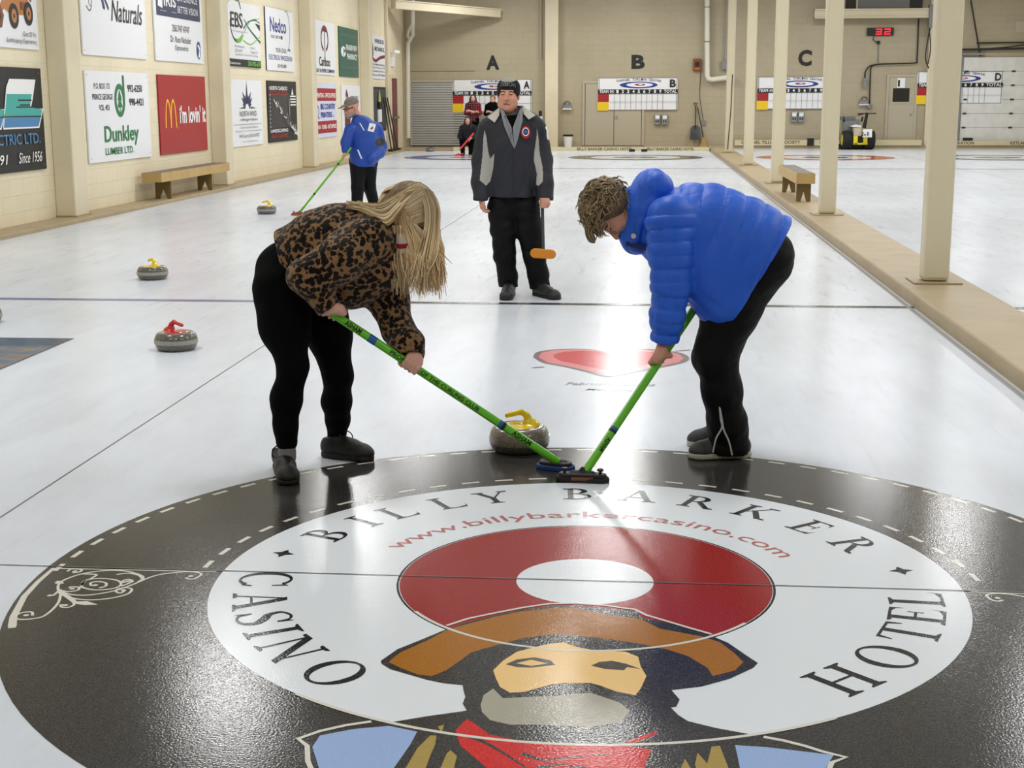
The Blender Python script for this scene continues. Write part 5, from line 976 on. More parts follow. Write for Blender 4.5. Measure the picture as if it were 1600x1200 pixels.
# pullover
jl = (Q(400, 500, 1.3)[0], .98, Q(500, 600, 1.3)[2]); jh = (Q(670, 300, 1.4)[0]+.02, 1.86, 1.32)
S = SDF(jl, jh, .0055)
S.chain([Q(455, 410, 1.45), Q(500, 400, 1.45), Q(545, 399, 1.45), Q(580, 388, 1.45), Q(601, 362, 1.45)], [.135, .175, .205, .175, .09], .06)
S.cap(shN+V3(-.01, 0, 0), shF+V3(-.01, 0, 0), .085, .085, .05)
S.cut(Q(455, 412, 1.45), nrm(V3(-.94, .0, -.36)), where=(Q(440, 420, 1.45), .24))
S.chain([shN+V3(0, .02, 0), Q(528, 408, 1.2), elN, wrN], [.095, .088, .075, .050], .035)
S.chain([shF, Q(600, 420, 1.56), elF, Q(622, 515, 1.42), wrF+V3(.005, 0, .012), wrF+V3(.015, 0, -.01)], [.09, .095, .078, .063, .062, .05], .035)
dn = nrm(wrN-elN); S.cut(wrN+dn*.012, dn, where=(wrN+dn*.04, .075)); dn = nrm(gL-wrF); S.cut(wrF+dn*.03, dn, where=(wrF+dn*.07, .06))
S.cap(nk+V3(.01, 0, 0), nk+V3(.09, 0, -.01), .05, .05, .01, op='sub')
S.wrinkle(.012, 34); S.build('pullover', leo, w)
# scarf band at the throat
S = SDF(Q(610, 400, 1.3)-.05, Q(645, 355, 1.45)+V3(.05, .1, .05), .004); c0 = Q(625, 372, 1.36)
S.chain([c0, Q(627, 380, 1.35), Q(627, 390, 1.35)], [.03, .028, .022], .01)
def pk(p, n): z = p[:, 2]-Q(627, 384, 1.35)[2]; return np.where(abs(z) < .010, 1, 0)
S.build('striped_scarf', [mat('scarf cream', (196, 180, 166), .9), mat('scarf red', (150, 34, 32), .9)], w, pick=pk)
# hair
hm_ = hairmat('blond hair', [(96, 74, 50), (170, 140, 98), (222, 194, 146), (244, 224, 182), (150, 122, 82), (252, 238, 204)], Lh(0, .02, .14))
hm_dark = hairmat('blond hair roots', [(70, 54, 38), (104, 82, 56), (130, 104, 72), (160, 132, 92)])
S = SDF(hc-.2, hc+.2, .005); S.ell(Lh(0, -.015, .04), (.088, .108, .094), Rh, .01); S.ell(Lh(0, .05, .02), (.075, .07, .085), Rh, .02)
S.cap(Lh(0, -.05, .02), nk+V3(-.01, 0, .03), .085, .05, .03); S.build('hair_base', mat('hair roots', (96, 76, 54), .6, noise=(60, (140, 114, 78), .8)), w)
G = []; near = -1 if (Rh[:, 0])[1] > 0 else 1
def scalp(x, y, z, k_=1.03): v = nrm(V3(x, y, z)); return Lh(v[0]*.090*k_, v[1]*.110*k_-.015, v[2]*.096*k_+.04)
for i in range(520):   # parted on top, over both sides of the head, then hanging straight down
    sd = near if i < 360 else -near; t_ = rng.rand(); y = -.45+1.35*t_; a = scalp(sd*.04, y, 1); b_ = scalp(sd*.55, y*.95, .75, 1.06); c = scalp(sd*1., y*.8, .15, 1.1); c2 = scalp(sd*1., y*.75, -.25, 1.12)
    if sd == near: u_ = 622+62*t_+4*rng.randn(); e1 = Q(u_, 392, c2[1]); e2 = Q(u_+4*rng.randn()+9*(t_-.3)+6*rng.rand()*t_, 404+58*rng.rand()**.7*(.55+.6*abs(math.sin(7*t_+1))), c2[1]+.02*rng.randn())
    else: e1 = c2+V3(.01, 0, -.10); e2 = c2+V3(.02*rng.randn()+.02, .02*rng.randn(), -.20-.12*rng.rand())
    G.append(([a, b_, c, c2, e1, e2], .0040))
for i in range(230):   # forehead hair falling in front of the face
    x = rng.rand()*2-1; a = scalp(x*.25, .9, .75); b_ = scalp(x*.6, 1.1, .35, 1.1); c = b_+V3(.012, 0, -.06); e = Q(654+38*rng.rand(), 410+40*rng.rand(), c[1]); G.append(([a, b_, c, .5*(c+e)+V3(.012, 0, 0), e], .0040))
for i in range(260):   # locks over the cheek and temple
    q = rng.rand(); a = scalp(near*(.15+.3*q), .75+.25*rng.rand(), .8-.3*q); b_ = scalp(near*(.6+.4*q), .95-.2*q, .25, 1.12); c = scalp(near*(.75+.25*q), 1.0-.35*q, -.25, 1.18); e = Q(650+40*rng.rand(), 412+44*rng.rand(), c[1]); G.append(([a, b_, c, .5*(c+e)+V3(.006, 0, 0), e], .0040))
for i in range(190):   # long ends in front of the cheek
    a = rng.rand(); y = 1.335+.07*a*rng.rand(); st = Q(654+22*a, 291+9*a, 1.385); l = rng.rand(); G.append(([st, Q(664+23*a, 325, y), Q(663+24*a, 358, y-.005), Q(652+32*a, 398, y-.01), Q(640+30*a+22*a*l+3*rng.randn(), 425+38*l, y-.01+.02*rng.randn())], .0038))
for i in range(240):   # gathered sweep lying back over the shoulder
    a = rng.rand(); q = rng.rand(); st = scalp(near*(.1+.8*q), -.2-.5*rng.rand(), 1-.6*q); y = 1.28+.05*rng.rand(); m0 = Q(618+6*a, 304+26*a, y+.02); m1 = Q(594+10*a, 316+36*a, y); m2 = Q(570+6*rng.rand(), 317+17*a, y+.04); e = Q(540+22*rng.rand(), 313+8*rng.rand()+4*a, y+.08); G.append(([st, m0, m1, m2, e], .0040))
for i in range(110):   # back of the head falling to the nape
    x = rng.rand()*2-1; a = scalp(x*.3, -.5, .9); b_ = scalp(x*.8, -1, .2, 1.05); e = nk+V3(-.03, x*.07, .05); G.append(([a, b_, .5*(b_+e)+V3(-.02, 0, .03), e], .0042))
for i in range(50):    # stray ends under the jaw
    a = rng.rand(); y = 1.33+.04*rng.rand(); G.append(([Q(610+18*a, 352, y), Q(612+16*a, 378, y), Q(610+20*a, 405+10*rng.rand(), y-.01), Q(612+30*a, 430+26*rng.rand(), y)], .0024))
strands('hair', G, hm_, w)
# her brush
bT = (wT, wH); LL = np.linalg.norm(wT-wH)
def ssc(u, v): q = P(u, v, y=1.3); return float(np.dot(wT-(wH+hd_*np.dot(q-wH, hd_)), hd_))
t = brush(wH, wT, 'green handled brush with dark lettering held by the woman in leopard print', words=(('ASHAM', ssc(537, 501), ssc(561, 518), .023, .03), ('PROPERTY', ssc(607, 549), ssc(651, 577), .019, .02), ('OF THE CURLING CLUB', ssc(656, 581), ssc(750, 642), .019, .02), ('ASHAM', ssc(806, 678), ssc(836, 698), .023, .03)),
    bands=((ssc(573, 526), ssc(585, 533), bblue), (ssc(783, 664), ssc(789, 667), bblue), (ssc(789, 667), ssc(793, 671), K['black'])))
hb = mat('pad blue', (24, 58, 120), .7); c = P(868, 733); pad(t, (c[0], c[1], .002), (.95, -.32, 0), (0, 0, 1), .175, .085, hb, K['black'], knobs=False); under(MB().tube([wH, (c[0], c[1], .035)], [.016, .014], K['black'], 12).build('joint', smooth=True), t)

# ================================================================ SWEEPER WITH BLUE QUILTED JACKET (right)
bj = mat('blue nylon', (34, 98, 218), .5, bump=(28, .25), spec=.4)
sH, = (P(912, 741, y=1.25),); sG = P(1031, 563, y=1.545); sd_ = nrm(sG-sH); sT = P(1092, 446, y=1.80); sT = sH+sd_*float(np.dot(sT-sH, sd_))
hN, hF = Q(1183, 405, 1.68), Q(1180, 405, 1.88); kN, kF = Q(1118, 556, 1.66), Q(1122, 556, 1.86); aN, aF = Q(1138, 690, 1.70), Q(1132, 676, 1.90)
sN, sF = Q(1046, 345, 1.57), Q(1050, 345, 1.98); eN, rN = Q(1048, 445, 1.53), Q(1038, 532, 1.555); g2 = sT-sd_*.05; eF, rF = Q(1110, 430, 1.95), g2+V3(.05, .07, .05)
hc2, f2, u2 = Q(958, 328, 1.72), (-.12, -.12, -1), (-1, -.05, .12)
S = SDF((Q(915, 300, 1.7)[0]-.06, 1.1, -.01), (Q(1245, 400, 1.7)[0]+.04, 2.12, 1.42), .0055)
L2, R2 = head(S, hc2, f2, u2, .98, 1.05); S.cap(Q(1010, 335, 1.75), L2(0, -.02, -.06), .06, .055, .02)
S.chain([Q(1175, 410, 1.78), Q(1110, 370, 1.77), Q(1050, 340, 1.76), Q(1012, 335, 1.75)], [.12, .12, .12, .06], .04); S.cap(sN, sF, .05, .05, .04)
for h, kn, an in ((hN, kN, aN), (hF, kF, aF)): S.chain([h, kn, an, an-V3(0, 0, .05)], [.085, .055, .036, .036], .02)
for a, e, r in ((sN, eN, rN), (sF, eF, rF)): S.chain([a, e, r], [.045, .036, .026], .015)
grip(S, sG, sd_, (-.15, -.5, .3), k=1.0, flip=-1, wrist=rN); grip(S, g2, sd_, (.5, .4, .3), k=1.0, flip=1, wrist=rF)
b = S.build('person', [skin, lip, eyed, eyeb], pick=face_pick(hc2, R2, .98), label='person in a blue quilted jacket sweeping, bent far forward with short curly hair', cat='person')
# trousers
S = SDF((Q(1075, 500, 1.7)[0]-.05, 1.5, .02), (Q(1245, 400, 1.7)[0]+.05, 2.06, 1.1), .006)
S.cap(Q(1190, 402, 1.72), Q(1190, 402, 1.84), .135, .135, .05)
S.chain([Q(1182, 412, 1.72), Q(1142, 480, 1.68), kN, Q(1128, 610, 1.67), Q(1136, 660, 1.69), Q(1139, 693, 1.70)], [.13, .122, .090, .078, .078, .088], .04)
S.chain([Q(1182, 412, 1.86), Q(1142, 480, 1.88), kF, Q(1130, 600, 1.88), Q(1130, 650, 1.90), Q(1128, 672, 1.90)], [.125, .115, .085, .072, .066, .062], .03)
S.cut(Q(1140, 708, 1.70), (-.1, 0, -1), where=(Q(1140, 712, 1.70), .13))
S.wrinkle(.008, 62, 5, stretch=(.5, .5, 1))
S.build('trousers', blk2, b)
zp = MB(); g_ = mat('reflective piping', (190, 192, 192), .5); yz = 1.6
def onleg(pts):   # piping lies on the near side of the trouser leg
    return [Q(u, v, y) for u, v, y in pts]
zp.tube(spline(onleg([(1124, 633, 1.598), (1126, 655, 1.598), (1128, 668, 1.596), (1119, 685, 1.596), (1114, 707, 1.602)]), 5), .004, g_, 6).tube(spline(onleg([(1124, 633, 1.598), (1128, 655, 1.597), (1131, 672, 1.595), (1139, 690, 1.594), (1144, 711, 1.598)]), 5), .004, g_, 6).build('piping').parent = b
ws = mat('sole grey white', (176, 174, 160), .6); sg_ = mat('shoe grey', (52, 52, 54), .6, bump=(150, .3))
shoe('shoe', P(1172, 713), P(1076, 716), b, h=.075, m=sg_, sm=ws, k=1.05, solew=.004); shoe('shoe', P(1160, 698), P(1073, 696), b, h=.07, m=sg_, sm=ws, k=1.0, solew=.004)
# quilted jacket
S = SDF((Q(960, 400, 1.6)[0]-.03, 1.33, Q(1040, 560, 1.5)[2]-.02), (Q(1245, 350, 1.7)[0]+.03, 2.13, 1.42), .005)
pf = (.088, .028)
S.chain([Q(1040, 353, 1.76), Q(1095, 372, 1.77), Q(1150, 396, 1.78), Q(1230, 432, 1.78)], [.185, .232, .238, .23], .06, puff=pf)
S.cap(sN+V3(.02, .03, -.0), sF+V3(.02, -.03, 0), .095, .095, .06); [S.cap(Q(1108, 425, y_), Q(1134, 468, y_), .15, .135, .06) for y_ in (1.665, 1.86)]
S.cut(Q(1181, 427, 1.77), nrm(V3(.855, 0, -.52)))
S.chain([Q(1044, 338, 1.56), Q(1047, 395, 1.54), eN, Q(1043, 495, 1.54), rN], [.102, .092, .080, .070, .060], .03, puff=(.055, .018))
S.chain([sF, Q(1095, 400, 1.98), eF, rF+(eF-rF)*.35], [.09, .085, .075, .06], .03)
dn = nrm(rN-eN); S.cut(rN+dn*.0, dn, where=(rN+dn*.05, .08))
# seams crossing the quilting, hem cord channel and pocket
for a, c in (((1080, 445, 1.53), (1165, 428, 1.545)), ((1092, 462, 1.56), (1150, 455, 1.56))): pass
for y_, q0_, q1_ in ((1.545, (1062, 400), (1205, 372)), ):
    S.chain([Q(1063, 345, 1.56), Q(1105, 360, 1.535), Q(1150, 385, 1.535), Q(1195, 395, 1.54)], [.007]*4, .004) if 0 else None
for i, q in enumerate((((1076, 330), (1140, 352), (1208, 380)), ((1085, 372), (1135, 402), (1185, 425)), ((1090, 408), (1125, 432), (1160, 458)))):
    p = [Q(u, v, 1.56-.022*math.sin(PI*j/2)) for j, (u, v) in enumerate(q)]; S.chain([x+V3(0, -.005, 0) for x in spline(p, 3)], [.012]*7, .006) if 0 else None
S.wrinkle(.006, 55); jk = S.build('quilted_jacket', bj, b)
S = SDF(Q(960, 400, 1.55)-.06, Q(1060, 260, 1.9)+V3(.03, .12, .06), .0045)
Rr = frame((-.25, 0, 1), (0, 1, 0)); hcz = Q(1008, 322, 1.755)
S.chain([Q(1015, 302, 1.76), Q(1003, 328, 1.755), Q(994, 362, 1.75)], [.088, .108, .088], .04, flat=((1, 0, .25), .80)); S.cap(Q(1026, 293, 1.70), Q(1026, 293, 1.82), .06, .06, .05); S.cap(Q(992, 380, 1.70), Q(1012, 378, 1.72), .03, .05, .03)
S.wrinkle(.014, 42, 3)
S.chain([Q(1042, 290, 1.68), Q(1018, 318, 1.64), Q(1000, 350, 1.635), Q(996, 372, 1.65)], [.012, .014, .014, .012], .018)
# opening for the head
S.cap(Q(945, 330, 1.73), Q(990, 335, 1.745), .088, .075, .01, op='sub')
S.build('hood', bj, b)
mb = MB(); q = Q(990, 369, 1.625); mb.tube([q, q+V3(.0, .03, 0)], .011, mat('snap cream', (220, 214, 190), .3), 14); mb.build('snap_button').parent = b
mb = MB(); mb.prism([Q(977, 384, 1.66), Q(1012, 393, 1.62), Q(1014, 386, 1.62), Q(979, 377, 1.66)], (0, .14, 0), mat('navy lining', (14, 26, 84), .6)); mb.build('collar_edge', bevel=.003).parent = b
mb = MB(); mb.tube(spline([Q(1122, 497, 1.60), Q(1121, 506, 1.6), Q(1128, 511, 1.6), Q(1134, 506, 1.6), Q(1136, 497, 1.6)], 5), .003, mat('cord grey', (90, 96, 104), .6), 6); mb.build('drawcord').parent = b
# short curly hair
hm2 = hairmat('curly hair', [(92, 76, 54), (136, 116, 84), (172, 150, 114), (116, 96, 68), (196, 176, 138)])
S = SDF(hc2-.18, hc2+.18, .0045); S.ell(L2(0, -.03, .035), (.088, .104, .094), R2, .01); S.cap(L2(0, .05, .09), L2(0, .085, .075), .05, .03, .03); S.cap(L2(-.05, -.03, -.0), L2(.05, -.03, -.0), .055, .055, .02)
for _ in range(46):
    v = rng.randn(3); v[2] = abs(v[2])*.8; v = nrm(v); c = L2(v[0]*.08, v[1]*.1-.01, v[2]*.088+.045); S.cap(c, c+rng.randn(3)*.012, .014, .008, .008)
S.cap(L2(0, .07, -.05), L2(0, .12, .0), .05, .05, .01, op='sub')
S.build('hair_base', mat('curl base', (104, 86, 62), .7, noise=(50, (120, 100, 72), .8), bump=(60, .8)), b); G = []
for i in range(620):
    v = rng.randn(3)
    if v[1] > 0: v[2] = abs(v[2])+.05
    v = nrm(v); st = L2(v[0]*.088, v[1]*.104-.03, v[2]*.094+.035)
    dr = V3(-.25, -.1, -.75)+rng.randn(3)*.4; o = (st-hc2); o = nrm(o); a = nrm(dr-o*np.dot(dr, o)*.8); side = np.cross(o, a)
    G.append(([st, st+a*.025+o*.010+side*.008, st+a*.045+o*.014-side*.008, st+a*.066+o*.006+side*.006], .0036))
for i in range(90):   # fringe falling towards the ice
    a = rng.rand(); st = L2((rng.rand()-.5)*.12, .075+.01*rng.rand(), .07+.03*a); G.append(([st, st+V3(-.012, 0, -.03), st+V3(.0, 0, -.055-.01*a), st+V3(.014*a, 0, -.072)], .0036))
strands('hair', G, hm2, b)
LL = 1.02
def ss2(u, v): q = P(u, v, y=1.33); return float(np.dot(sT-(sH+sd_*np.dot(q-sH, sd_)), sd_))
t = brush(sH, sT, 'green handled brush with wide black head held by the person in blue', words=(('ASHAM', ss2(959, 690), ss2(944, 714), .021, .03),), bands=((ss2(960, 662), ss2(957, 667), bblue), (ss2(957, 667), ss2(954, 671), K['black'])), facing=(1.6, -3, .6))
c = P(910, 752); pad(t, (c[0], c[1], .002), (1, -.08, 0), (0, 0, 1), .225, .07, mat('pad black', (24, 24, 25), .8), K['black']); under(MB().tube([sH, (c[0], c[1], .04)], [.017, .012], K['black'], 12).build('joint', smooth=True), t)
under(MB().box((c[0]-.045, c[1]-.036, .012), (c[0]+.045, c[1]-.03, .024), I('brown')).build('pad_label', bevel=.001), t)

# ================================================================ MAN IN KNIT CAP (centre)
Y0 = 6.95; M_ = lambda u, v, y=Y0: P(u, v, y=y)
mc = M_(794.3, 148.5, 6.93); mf = (-.04, -1, .02); mu = (.02, 0, 1)
S = SDF((M_(735, 300)[0]-.03, 6.55, -.01), (M_(866, 300)[0]+.03, 7.25, 1.76), .005)
L3, R3 = head(S, mc, mf, mu, 1.06, 1.03); S.cap(M_(796, 188, 6.99), L3(0, -.02, -.07), .072, .066, .02); S.ell(L3(0, .035, -.095), (.06, .05, .04), R3, .02); [S.ell(L3(s_*.045, .04, -.06), (.034, .04, .045), R3, .02) for s_ in (-1, 1)]
S.chain([M_(800, 300), M_(800, 240), M_(799, 200)], [.13, .15, .13], .05, flat=((0, 1, 0), .7)); S.cap(M_(765, 197), M_(834, 196), .05, .05, .04)
S.chain([M_(784, 320), M_(787, 392, 6.93), M_(794, 448, 6.95), M_(794, 455, 6.95)], [.09, .055, .04, .04], .02); S.chain([M_(822, 320), M_(833, 392, 6.93), M_(841, 448, 6.93), M_(842, 456, 6.92)], [.09, .055, .04, .04], .02)
wl, wr_ = M_(752, 306, 6.87), M_(851, 306, 6.85); S.chain([M_(757, 200), M_(750, 255, 6.95), wl], [.05, .04, .03], .02); S.chain([M_(842, 200), M_(851, 255, 6.95), wr_], [.05, .04, .03], .02)
loose_hand(S, wl, (.0, -.15, -1), (1, .2, .1), (.1, -1, 0), 1., .75); gm = M_(848.5, 317, 6.80); grip(S, gm, (0, 0, 1), (.7, -.4, .2), r=.0135, flip=-1, wrist=wr_)
m = S.build('person', [skin, lip, eyed, eyeb], pick=face_pick(mc, R3, 1.06), label='man standing in a dark jacket and knit cap holding an orange padded brush', cat='person')
S = SDF((M_(755, 300)[0]-.03, 6.7, .03), (M_(866, 300)[0]+.02, 7.2, .95), .005)
S.cap(M_(788, 312), M_(818, 312), .115, .115, .04, flat=((0, 1, 0), .85))
S.chain([M_(784, 325), M_(787, 360, 6.94), M_(788.5, 400, 6.93), M_(793, 430, 6.94), M_(795, 452, 6.95)], [.113, .10, .082, .074, .072], .03); S.chain([M_(821, 325), M_(827, 360, 6.94), M_(835, 400, 6.93), M_(841, 430, 6.93), M_(844, 453, 6.92)], [.113, .10, .084, .078, .08], .03)
S.wrinkle(.008, 60, 5, stretch=(.6, .6, 1))
S.cut(M_(795, 448, 6.95), (0, 0, -1), where=(M_(795, 455, 6.95), .12)); S.cut(M_(844, 450, 6.92), (.1, 0, -1), where=(M_(844, 457, 6.92), .12))
S.build('trousers', blk2, m)
sm3 = mat('shoe charcoal', (32, 34, 34), .5, bump=(150, .3))
shoe('shoe', M_(797, 455, 7.02)*V3(1, 1, 0), P(790, 470)*V3(1, 1, 0), m, h=.08, m=sm3, k=1.15); shoe('shoe', M_(836, 455, 6.96)*V3(1, 1, 0), P(872, 469)*V3(1, 1, 0), m, h=.08, m=sm3, k=1.1)
# jacket with panels: outline polygons on its front (x, z)
S = SDF((M_(735, 300)[0]-.03, 6.6, M_(800, 322)[2]), (M_(866, 300)[0]+.03, 7.25, M_(800, 165)[2]), .004)
S.chain([M_(801, 300), M_(801, 262), M_(800, 225), M_(800, 200)], [.212, .198, .205, .185], .05, flat=((0, 1, 0), .66)); S.cap(M_(768, 197), M_(832, 195), .072, .072, .05); S.cap(M_(786, 186, 7.0), M_(812, 186, 7.0), .07, .07, .04)
S.chain([M_(762, 202), M_(753, 250, 6.95), M_(752, 285, 6.9), wl+V3(0, 0, -.012)], [.078, .073, .07, .065], .03); S.chain([M_(838, 201), M_(848, 250, 6.95), M_(850, 285, 6.88), wr_+V3(0, 0, -.012)], [.078, .073, .07, .065], .03)
S.cut(M_(801, 306), (0, 0, -1), where=(M_(801, 330), .24)); 
for q in (wl, wr_): S.cut(q-V3(0, 0, .03), (0, 0, -1), where=(q-V3(0, 0, .07), .11))
S.cap(M_(797, 178, 6.93), M_(797, 150, 6.9), .075, .1, .01, op='sub')
S.wrinkle(.010, 36)
xz = lambda *q: [tuple(M_(u, v, 6.85)[[0, 2]]) for u, v in q]
lp = xz((757, 203), (760, 215), (762, 235), (766, 248), (773, 240), (771, 262), (766, 283), (760, 290), (750, 281), (753, 248), (755, 215)); rp = xz((839, 200), (841, 215), (843, 240), (848, 262), (849, 283), (842, 290), (838, 288), (839, 272), (834, 250), (835, 235), (838, 215))
zp1 = xz((801, 235), (803, 235), (804.5, 306), (802.5, 306)); vn = xz((777, 172), (806, 233), (826, 165), (800, 150))
def pk(p, n):
    x, z = p[:, 0], p[:, 2]; fr = n[:, 1] < .25; o = np.zeros(len(p), int); o[(inpoly(x, z, lp) | inpoly(x, z, rp)) & fr] = 1; o[(inpoly(x, z, zp1) | inpoly(x, z, vn)) & fr] = 2; return o
S.build('jacket', [mat('jacket charcoal', (30, 32, 41), .65, bump=(30, .15)), mat('jacket panel', (168, 166, 158), .7, bump=(30, .2)), mat('jacket zip', (16, 16, 20), .5)], m, pick=pk)
gz = mat('grey fleece', (138, 140, 146), .9); cw = mat('collar pale', (196, 194, 182), .7)
yv = 6.775
mb = MB()
for q in ([(781, 170), (787, 173), (799, 199), (804, 233), (800, 226), (788, 198)], [(817, 166), (812, 171), (801, 200), (804, 233), (809, 218), (816, 190)]): mb.prism([M_(u, v, yv+.02 if v > 180 else yv+.06) for u, v in q], (0, .03, 0), gz)
mb.build('zip_sweater', bevel=.004).parent = m
mb = MB(); mb.prism([M_(788, 181, yv+.05), (M_(811, 179, yv+.05)), M_(801, 206, yv+.035)], (0, .02, 0), blk); mb.build('black_shirt').parent = m
mb = MB()
for q in ([(781, 168), (761, 183), (773, 192), (780, 180)], [(816, 165), (837, 180), (826, 187), (818, 178)]):
    mb.prism([M_(u, v, yv+(.05 if j else .10)) for j, (u, v) in enumerate(q)], (0, .02, 0), cw)
mb.build('collar', bevel=.005, label='pale grey folded collar').parent = m
mb = MB(); mb.tube([M_(798, 206, yv), M_(798, 210, yv)], .01, K['steel'], 8); mb.build('zip_pull').parent = m
mb = MB(); c = M_(821.5, 206.5, 6.79); f = Flat(mb, c, (1, 0, 0), (0, 0, 1), 6e-4, .004)
f.ell(0, 0, .038, .052, I('maroon'), 36); f.ell(0, 0, .036, .049, I('red'), 36); f.ell(0, .003, .026, .033, K['white panel'], 30); f.ell(0, .003, .02, .026, I('navy'), 24); f.ell(0, .005, .008, .011, I('skyblue'), 12); f.stroke([(-.012, -.01), (0, .0), (.012, -.012)], .004, I('skyblue'))
mb.build('chest_badge', label='round red white and navy chest badge').parent = m
mb = MB(); c = M_(852, 208, 6.86); f = Flat(mb, c, nrm(V3(.55, .8, 0)), (0, 0, 1), 6e-4, .012); f.stroke(spline([(-.01, .05), (.01, .02), (.012, -.02), (.025, -.05)], 4), .02, K['white panel']); mb.build('sleeve_mark').parent = m
# knit cap
S = SDF(L3(-.13, -.14, -.09), L3(.13, .14, .19), .004)
S.lo = np.minimum(L3(0, 0, 0)-.16, S.lo); S = SDF(mc-V3(.16, .17, .1), mc+V3(.16, .17, .2), .004)
S.ell(L3(0, -.012, .03), (.092, .112, .098), R3, .01); S.ell(L3(0, -.015, .07), (.080, .092, .058), R3, .03); 
S.cut(L3(0, .1, .037), R3@nrm(V3(0, .55, -1))); S.cut(L3(0, 0, -.035), R3@V3(0, 0, -1))
def pk(p, n): q = (p-mc)@R3; return np.where(q[:, 2]-.35*abs(q[:, 0])*0+.25*(q[:, 1]) > .118, 1, 0)
cap = S.build('knit_cap', [mat('knit black', (16, 16, 17), .95, bump=(160, .8)), mat('knit grey', (170, 172, 162), .95, bump=(160, .8))], m, pick=pk, label='black knit cap with a grey crown')
vs, fs = text2d('HOBBIT', .01); lo, hi = vs.min(0), vs.max(0); mb = MB(); vv = []
for x, y in vs:
    a = (x-lo[0])/(hi[0]-lo[0])*1.35-.72; z = .062+(y-lo[1])/(hi[1]-lo[1])*.032-.016*a*a; k_ = math.sqrt(max(0, 1-((z-.04)/.095)**2)); vv.append(tuple(L3(math.sin(a)*.0975*k_, -.012+math.cos(a)*.1155*k_, z)))
mb.add(vv, fs, mat('cap letters', (120, 122, 124), .9)); mb.build('cap_lettering').parent = cap
T_, H_ = M_(844.5, 174, 7.1), M_(848.8, 392, 6.72); t = brush(H_, T_, 'black shafted brush with an orange pad held by the man in the knit cap', sh=mat('shaft grey', (52, 54, 58), .3), r=.0135, bands=((.0, .045, K['black']), (.045, .25, K['white panel'])))
oc = M_(848.5, 397, 6.70); ax_ = nrm(V3(1, .0, -.06)); up_ = nrm(V3(0, .93, .28)); pad(t, oc, ax_, up_, .205, .078, mat('pad orange', (226, 142, 40), .75), K['black'], knobs=False)

# ================================================================ MAN IN CAP WITH BLUE JACKET (left background)
N_ = lambda u, v, y=15.: P(u, v, y=y); kc = N_(547, 171, 14.9); kf = (-.72, -.68, -.25); ku = (-.12, -.1, 1)
kc = N_(549.5, 168, 14.95)
S = SDF((N_(530, 300)[0]-.05, 14.4, -.01), (N_(612, 300)[0]+.1, 15.6, 1.68), .009)
L4, R4 = head(S, kc, kf, ku, 1.08, 1.08); S.cap(N_(561, 190), L4(0, -.03, -.06), .065, .06, .02)
S.chain([N_(566, 250), N_(568, 215), N_(565, 198)], [.13, .14, .12], .04); S.cap(N_(548, 200, 14.85), N_(584, 198, 15.15), .055, .055, .03)
kn1, kn2, an1, an2 = N_(559, 293, 14.85), N_(577, 291, 15.05), N_(557, 335, 14.8), N_(588, 330, 15.25)
S.chain([N_(560, 255), kn1, an1], [.09, .055, .04], .02); S.chain([N_(574, 255), kn2, an2], [.09, .055, .04], .02)
kw = N_(541, 238, 14.72); S.chain([N_(547, 202, 14.8), N_(541, 222, 14.75), kw], [.05, .04, .03], .02); S.chain([N_(590, 202, 15.1), N_(592, 230, 15.15), N_(580, 250, 14.9)], [.05, .04, .03], .02)
kH, kG = P(469, 331, y=14.95), P(539, 243, y=14.7); kd = nrm(kG-kH); grip(S, kG, kd, (.3, .3, .6), r=.014, wrist=kw)
k = S.build('person', [skin, lip, eyed, eyeb], pick=face_pick(kc, R4, 1.08), label='man in a grey cap, glasses and blue jacket walking by the left wall signs', cat='person')
S = SDF((N_(530, 300)[0]-.05, 14.4, .03), (N_(612, 300)[0]+.1, 15.6, .9), .009); S.cap(N_(560, 252), N_(576, 252), .13, .13, .04)
S.chain([N_(560, 258, 14.95), kn1, an1], [.12, .088, .068], .03); S.chain([N_(576, 258, 15.05), kn2, an2], [.12, .088, .068], .03); S.build('trousers', blk2, k)
shoe('shoe', (an1[0]+.04, an1[1]+.06, 0), (an1[0]-.16, an1[1]-.16, 0), k, h=.08, k=1.1, vox=.009, laces=False); shoe('shoe', (an2[0]+.06, an2[1]+.08, .03), (an2[0]-.12, an2[1]-.14, .0), k, h=.08, k=1.1, vox=.009, laces=False)
S = SDF((N_(530, 300)[0]-.08, 14.3, .55), (N_(612, 300)[0]+.1, 15.6, 1.45), .008)
S.chain([N_(568, 250), N_(569, 225), N_(567, 205), N_(565, 195)], [.185, .2, .185, .12], .05); S.cap(N_(550, 203, 14.85), N_(586, 201, 15.15), .085, .085, .05)
S.chain([N_(547, 204, 14.8), N_(541, 222, 14.75), kw+V3(0, 0, .03)], [.075, .065, .055], .03); S.chain([N_(587, 203, 15.1), N_(593, 228, 15.12), N_(591, 238, 15.05), N_(580, 248, 14.85)], [.09, .095, .09, .07], .03)
S.cap(N_(560, 190, 14.95), N_(566, 192, 15.02), .085, .085, .03)
S.cut(N_(568, 259), (0, 0, -1)); S.wrinkle(.014, 26)
def pk(p, n):
    c = N_(594, 222, 14.95); o = np.zeros(len(p), int); o[(np.linalg.norm((p-c)*V3(1, .3, 1), axis=1) < .06)] = 1; return o
S.build('jacket', [mat('royal blue nylon', (20, 66, 158), .55, bump=(25, .2)), mat('elbow grey', (50, 52, 54), .8)], k, pick=pk)
rf = K['white panel']; mb = MB(); mb.tube([N_(562, 192, 14.79), N_(569, 204, 14.80)], .007, rf, 6).tube([N_(559, 234, 14.765), N_(565, 248, 14.79)], .01, rf, 6); mb.tube([N_(552, 200, 14.86), N_(549, 226, 14.86), N_(549, 250, 14.87)], .006, mat('zip blue', (70, 100, 170), .5), 6); mb.build('reflective_trim').parent = k
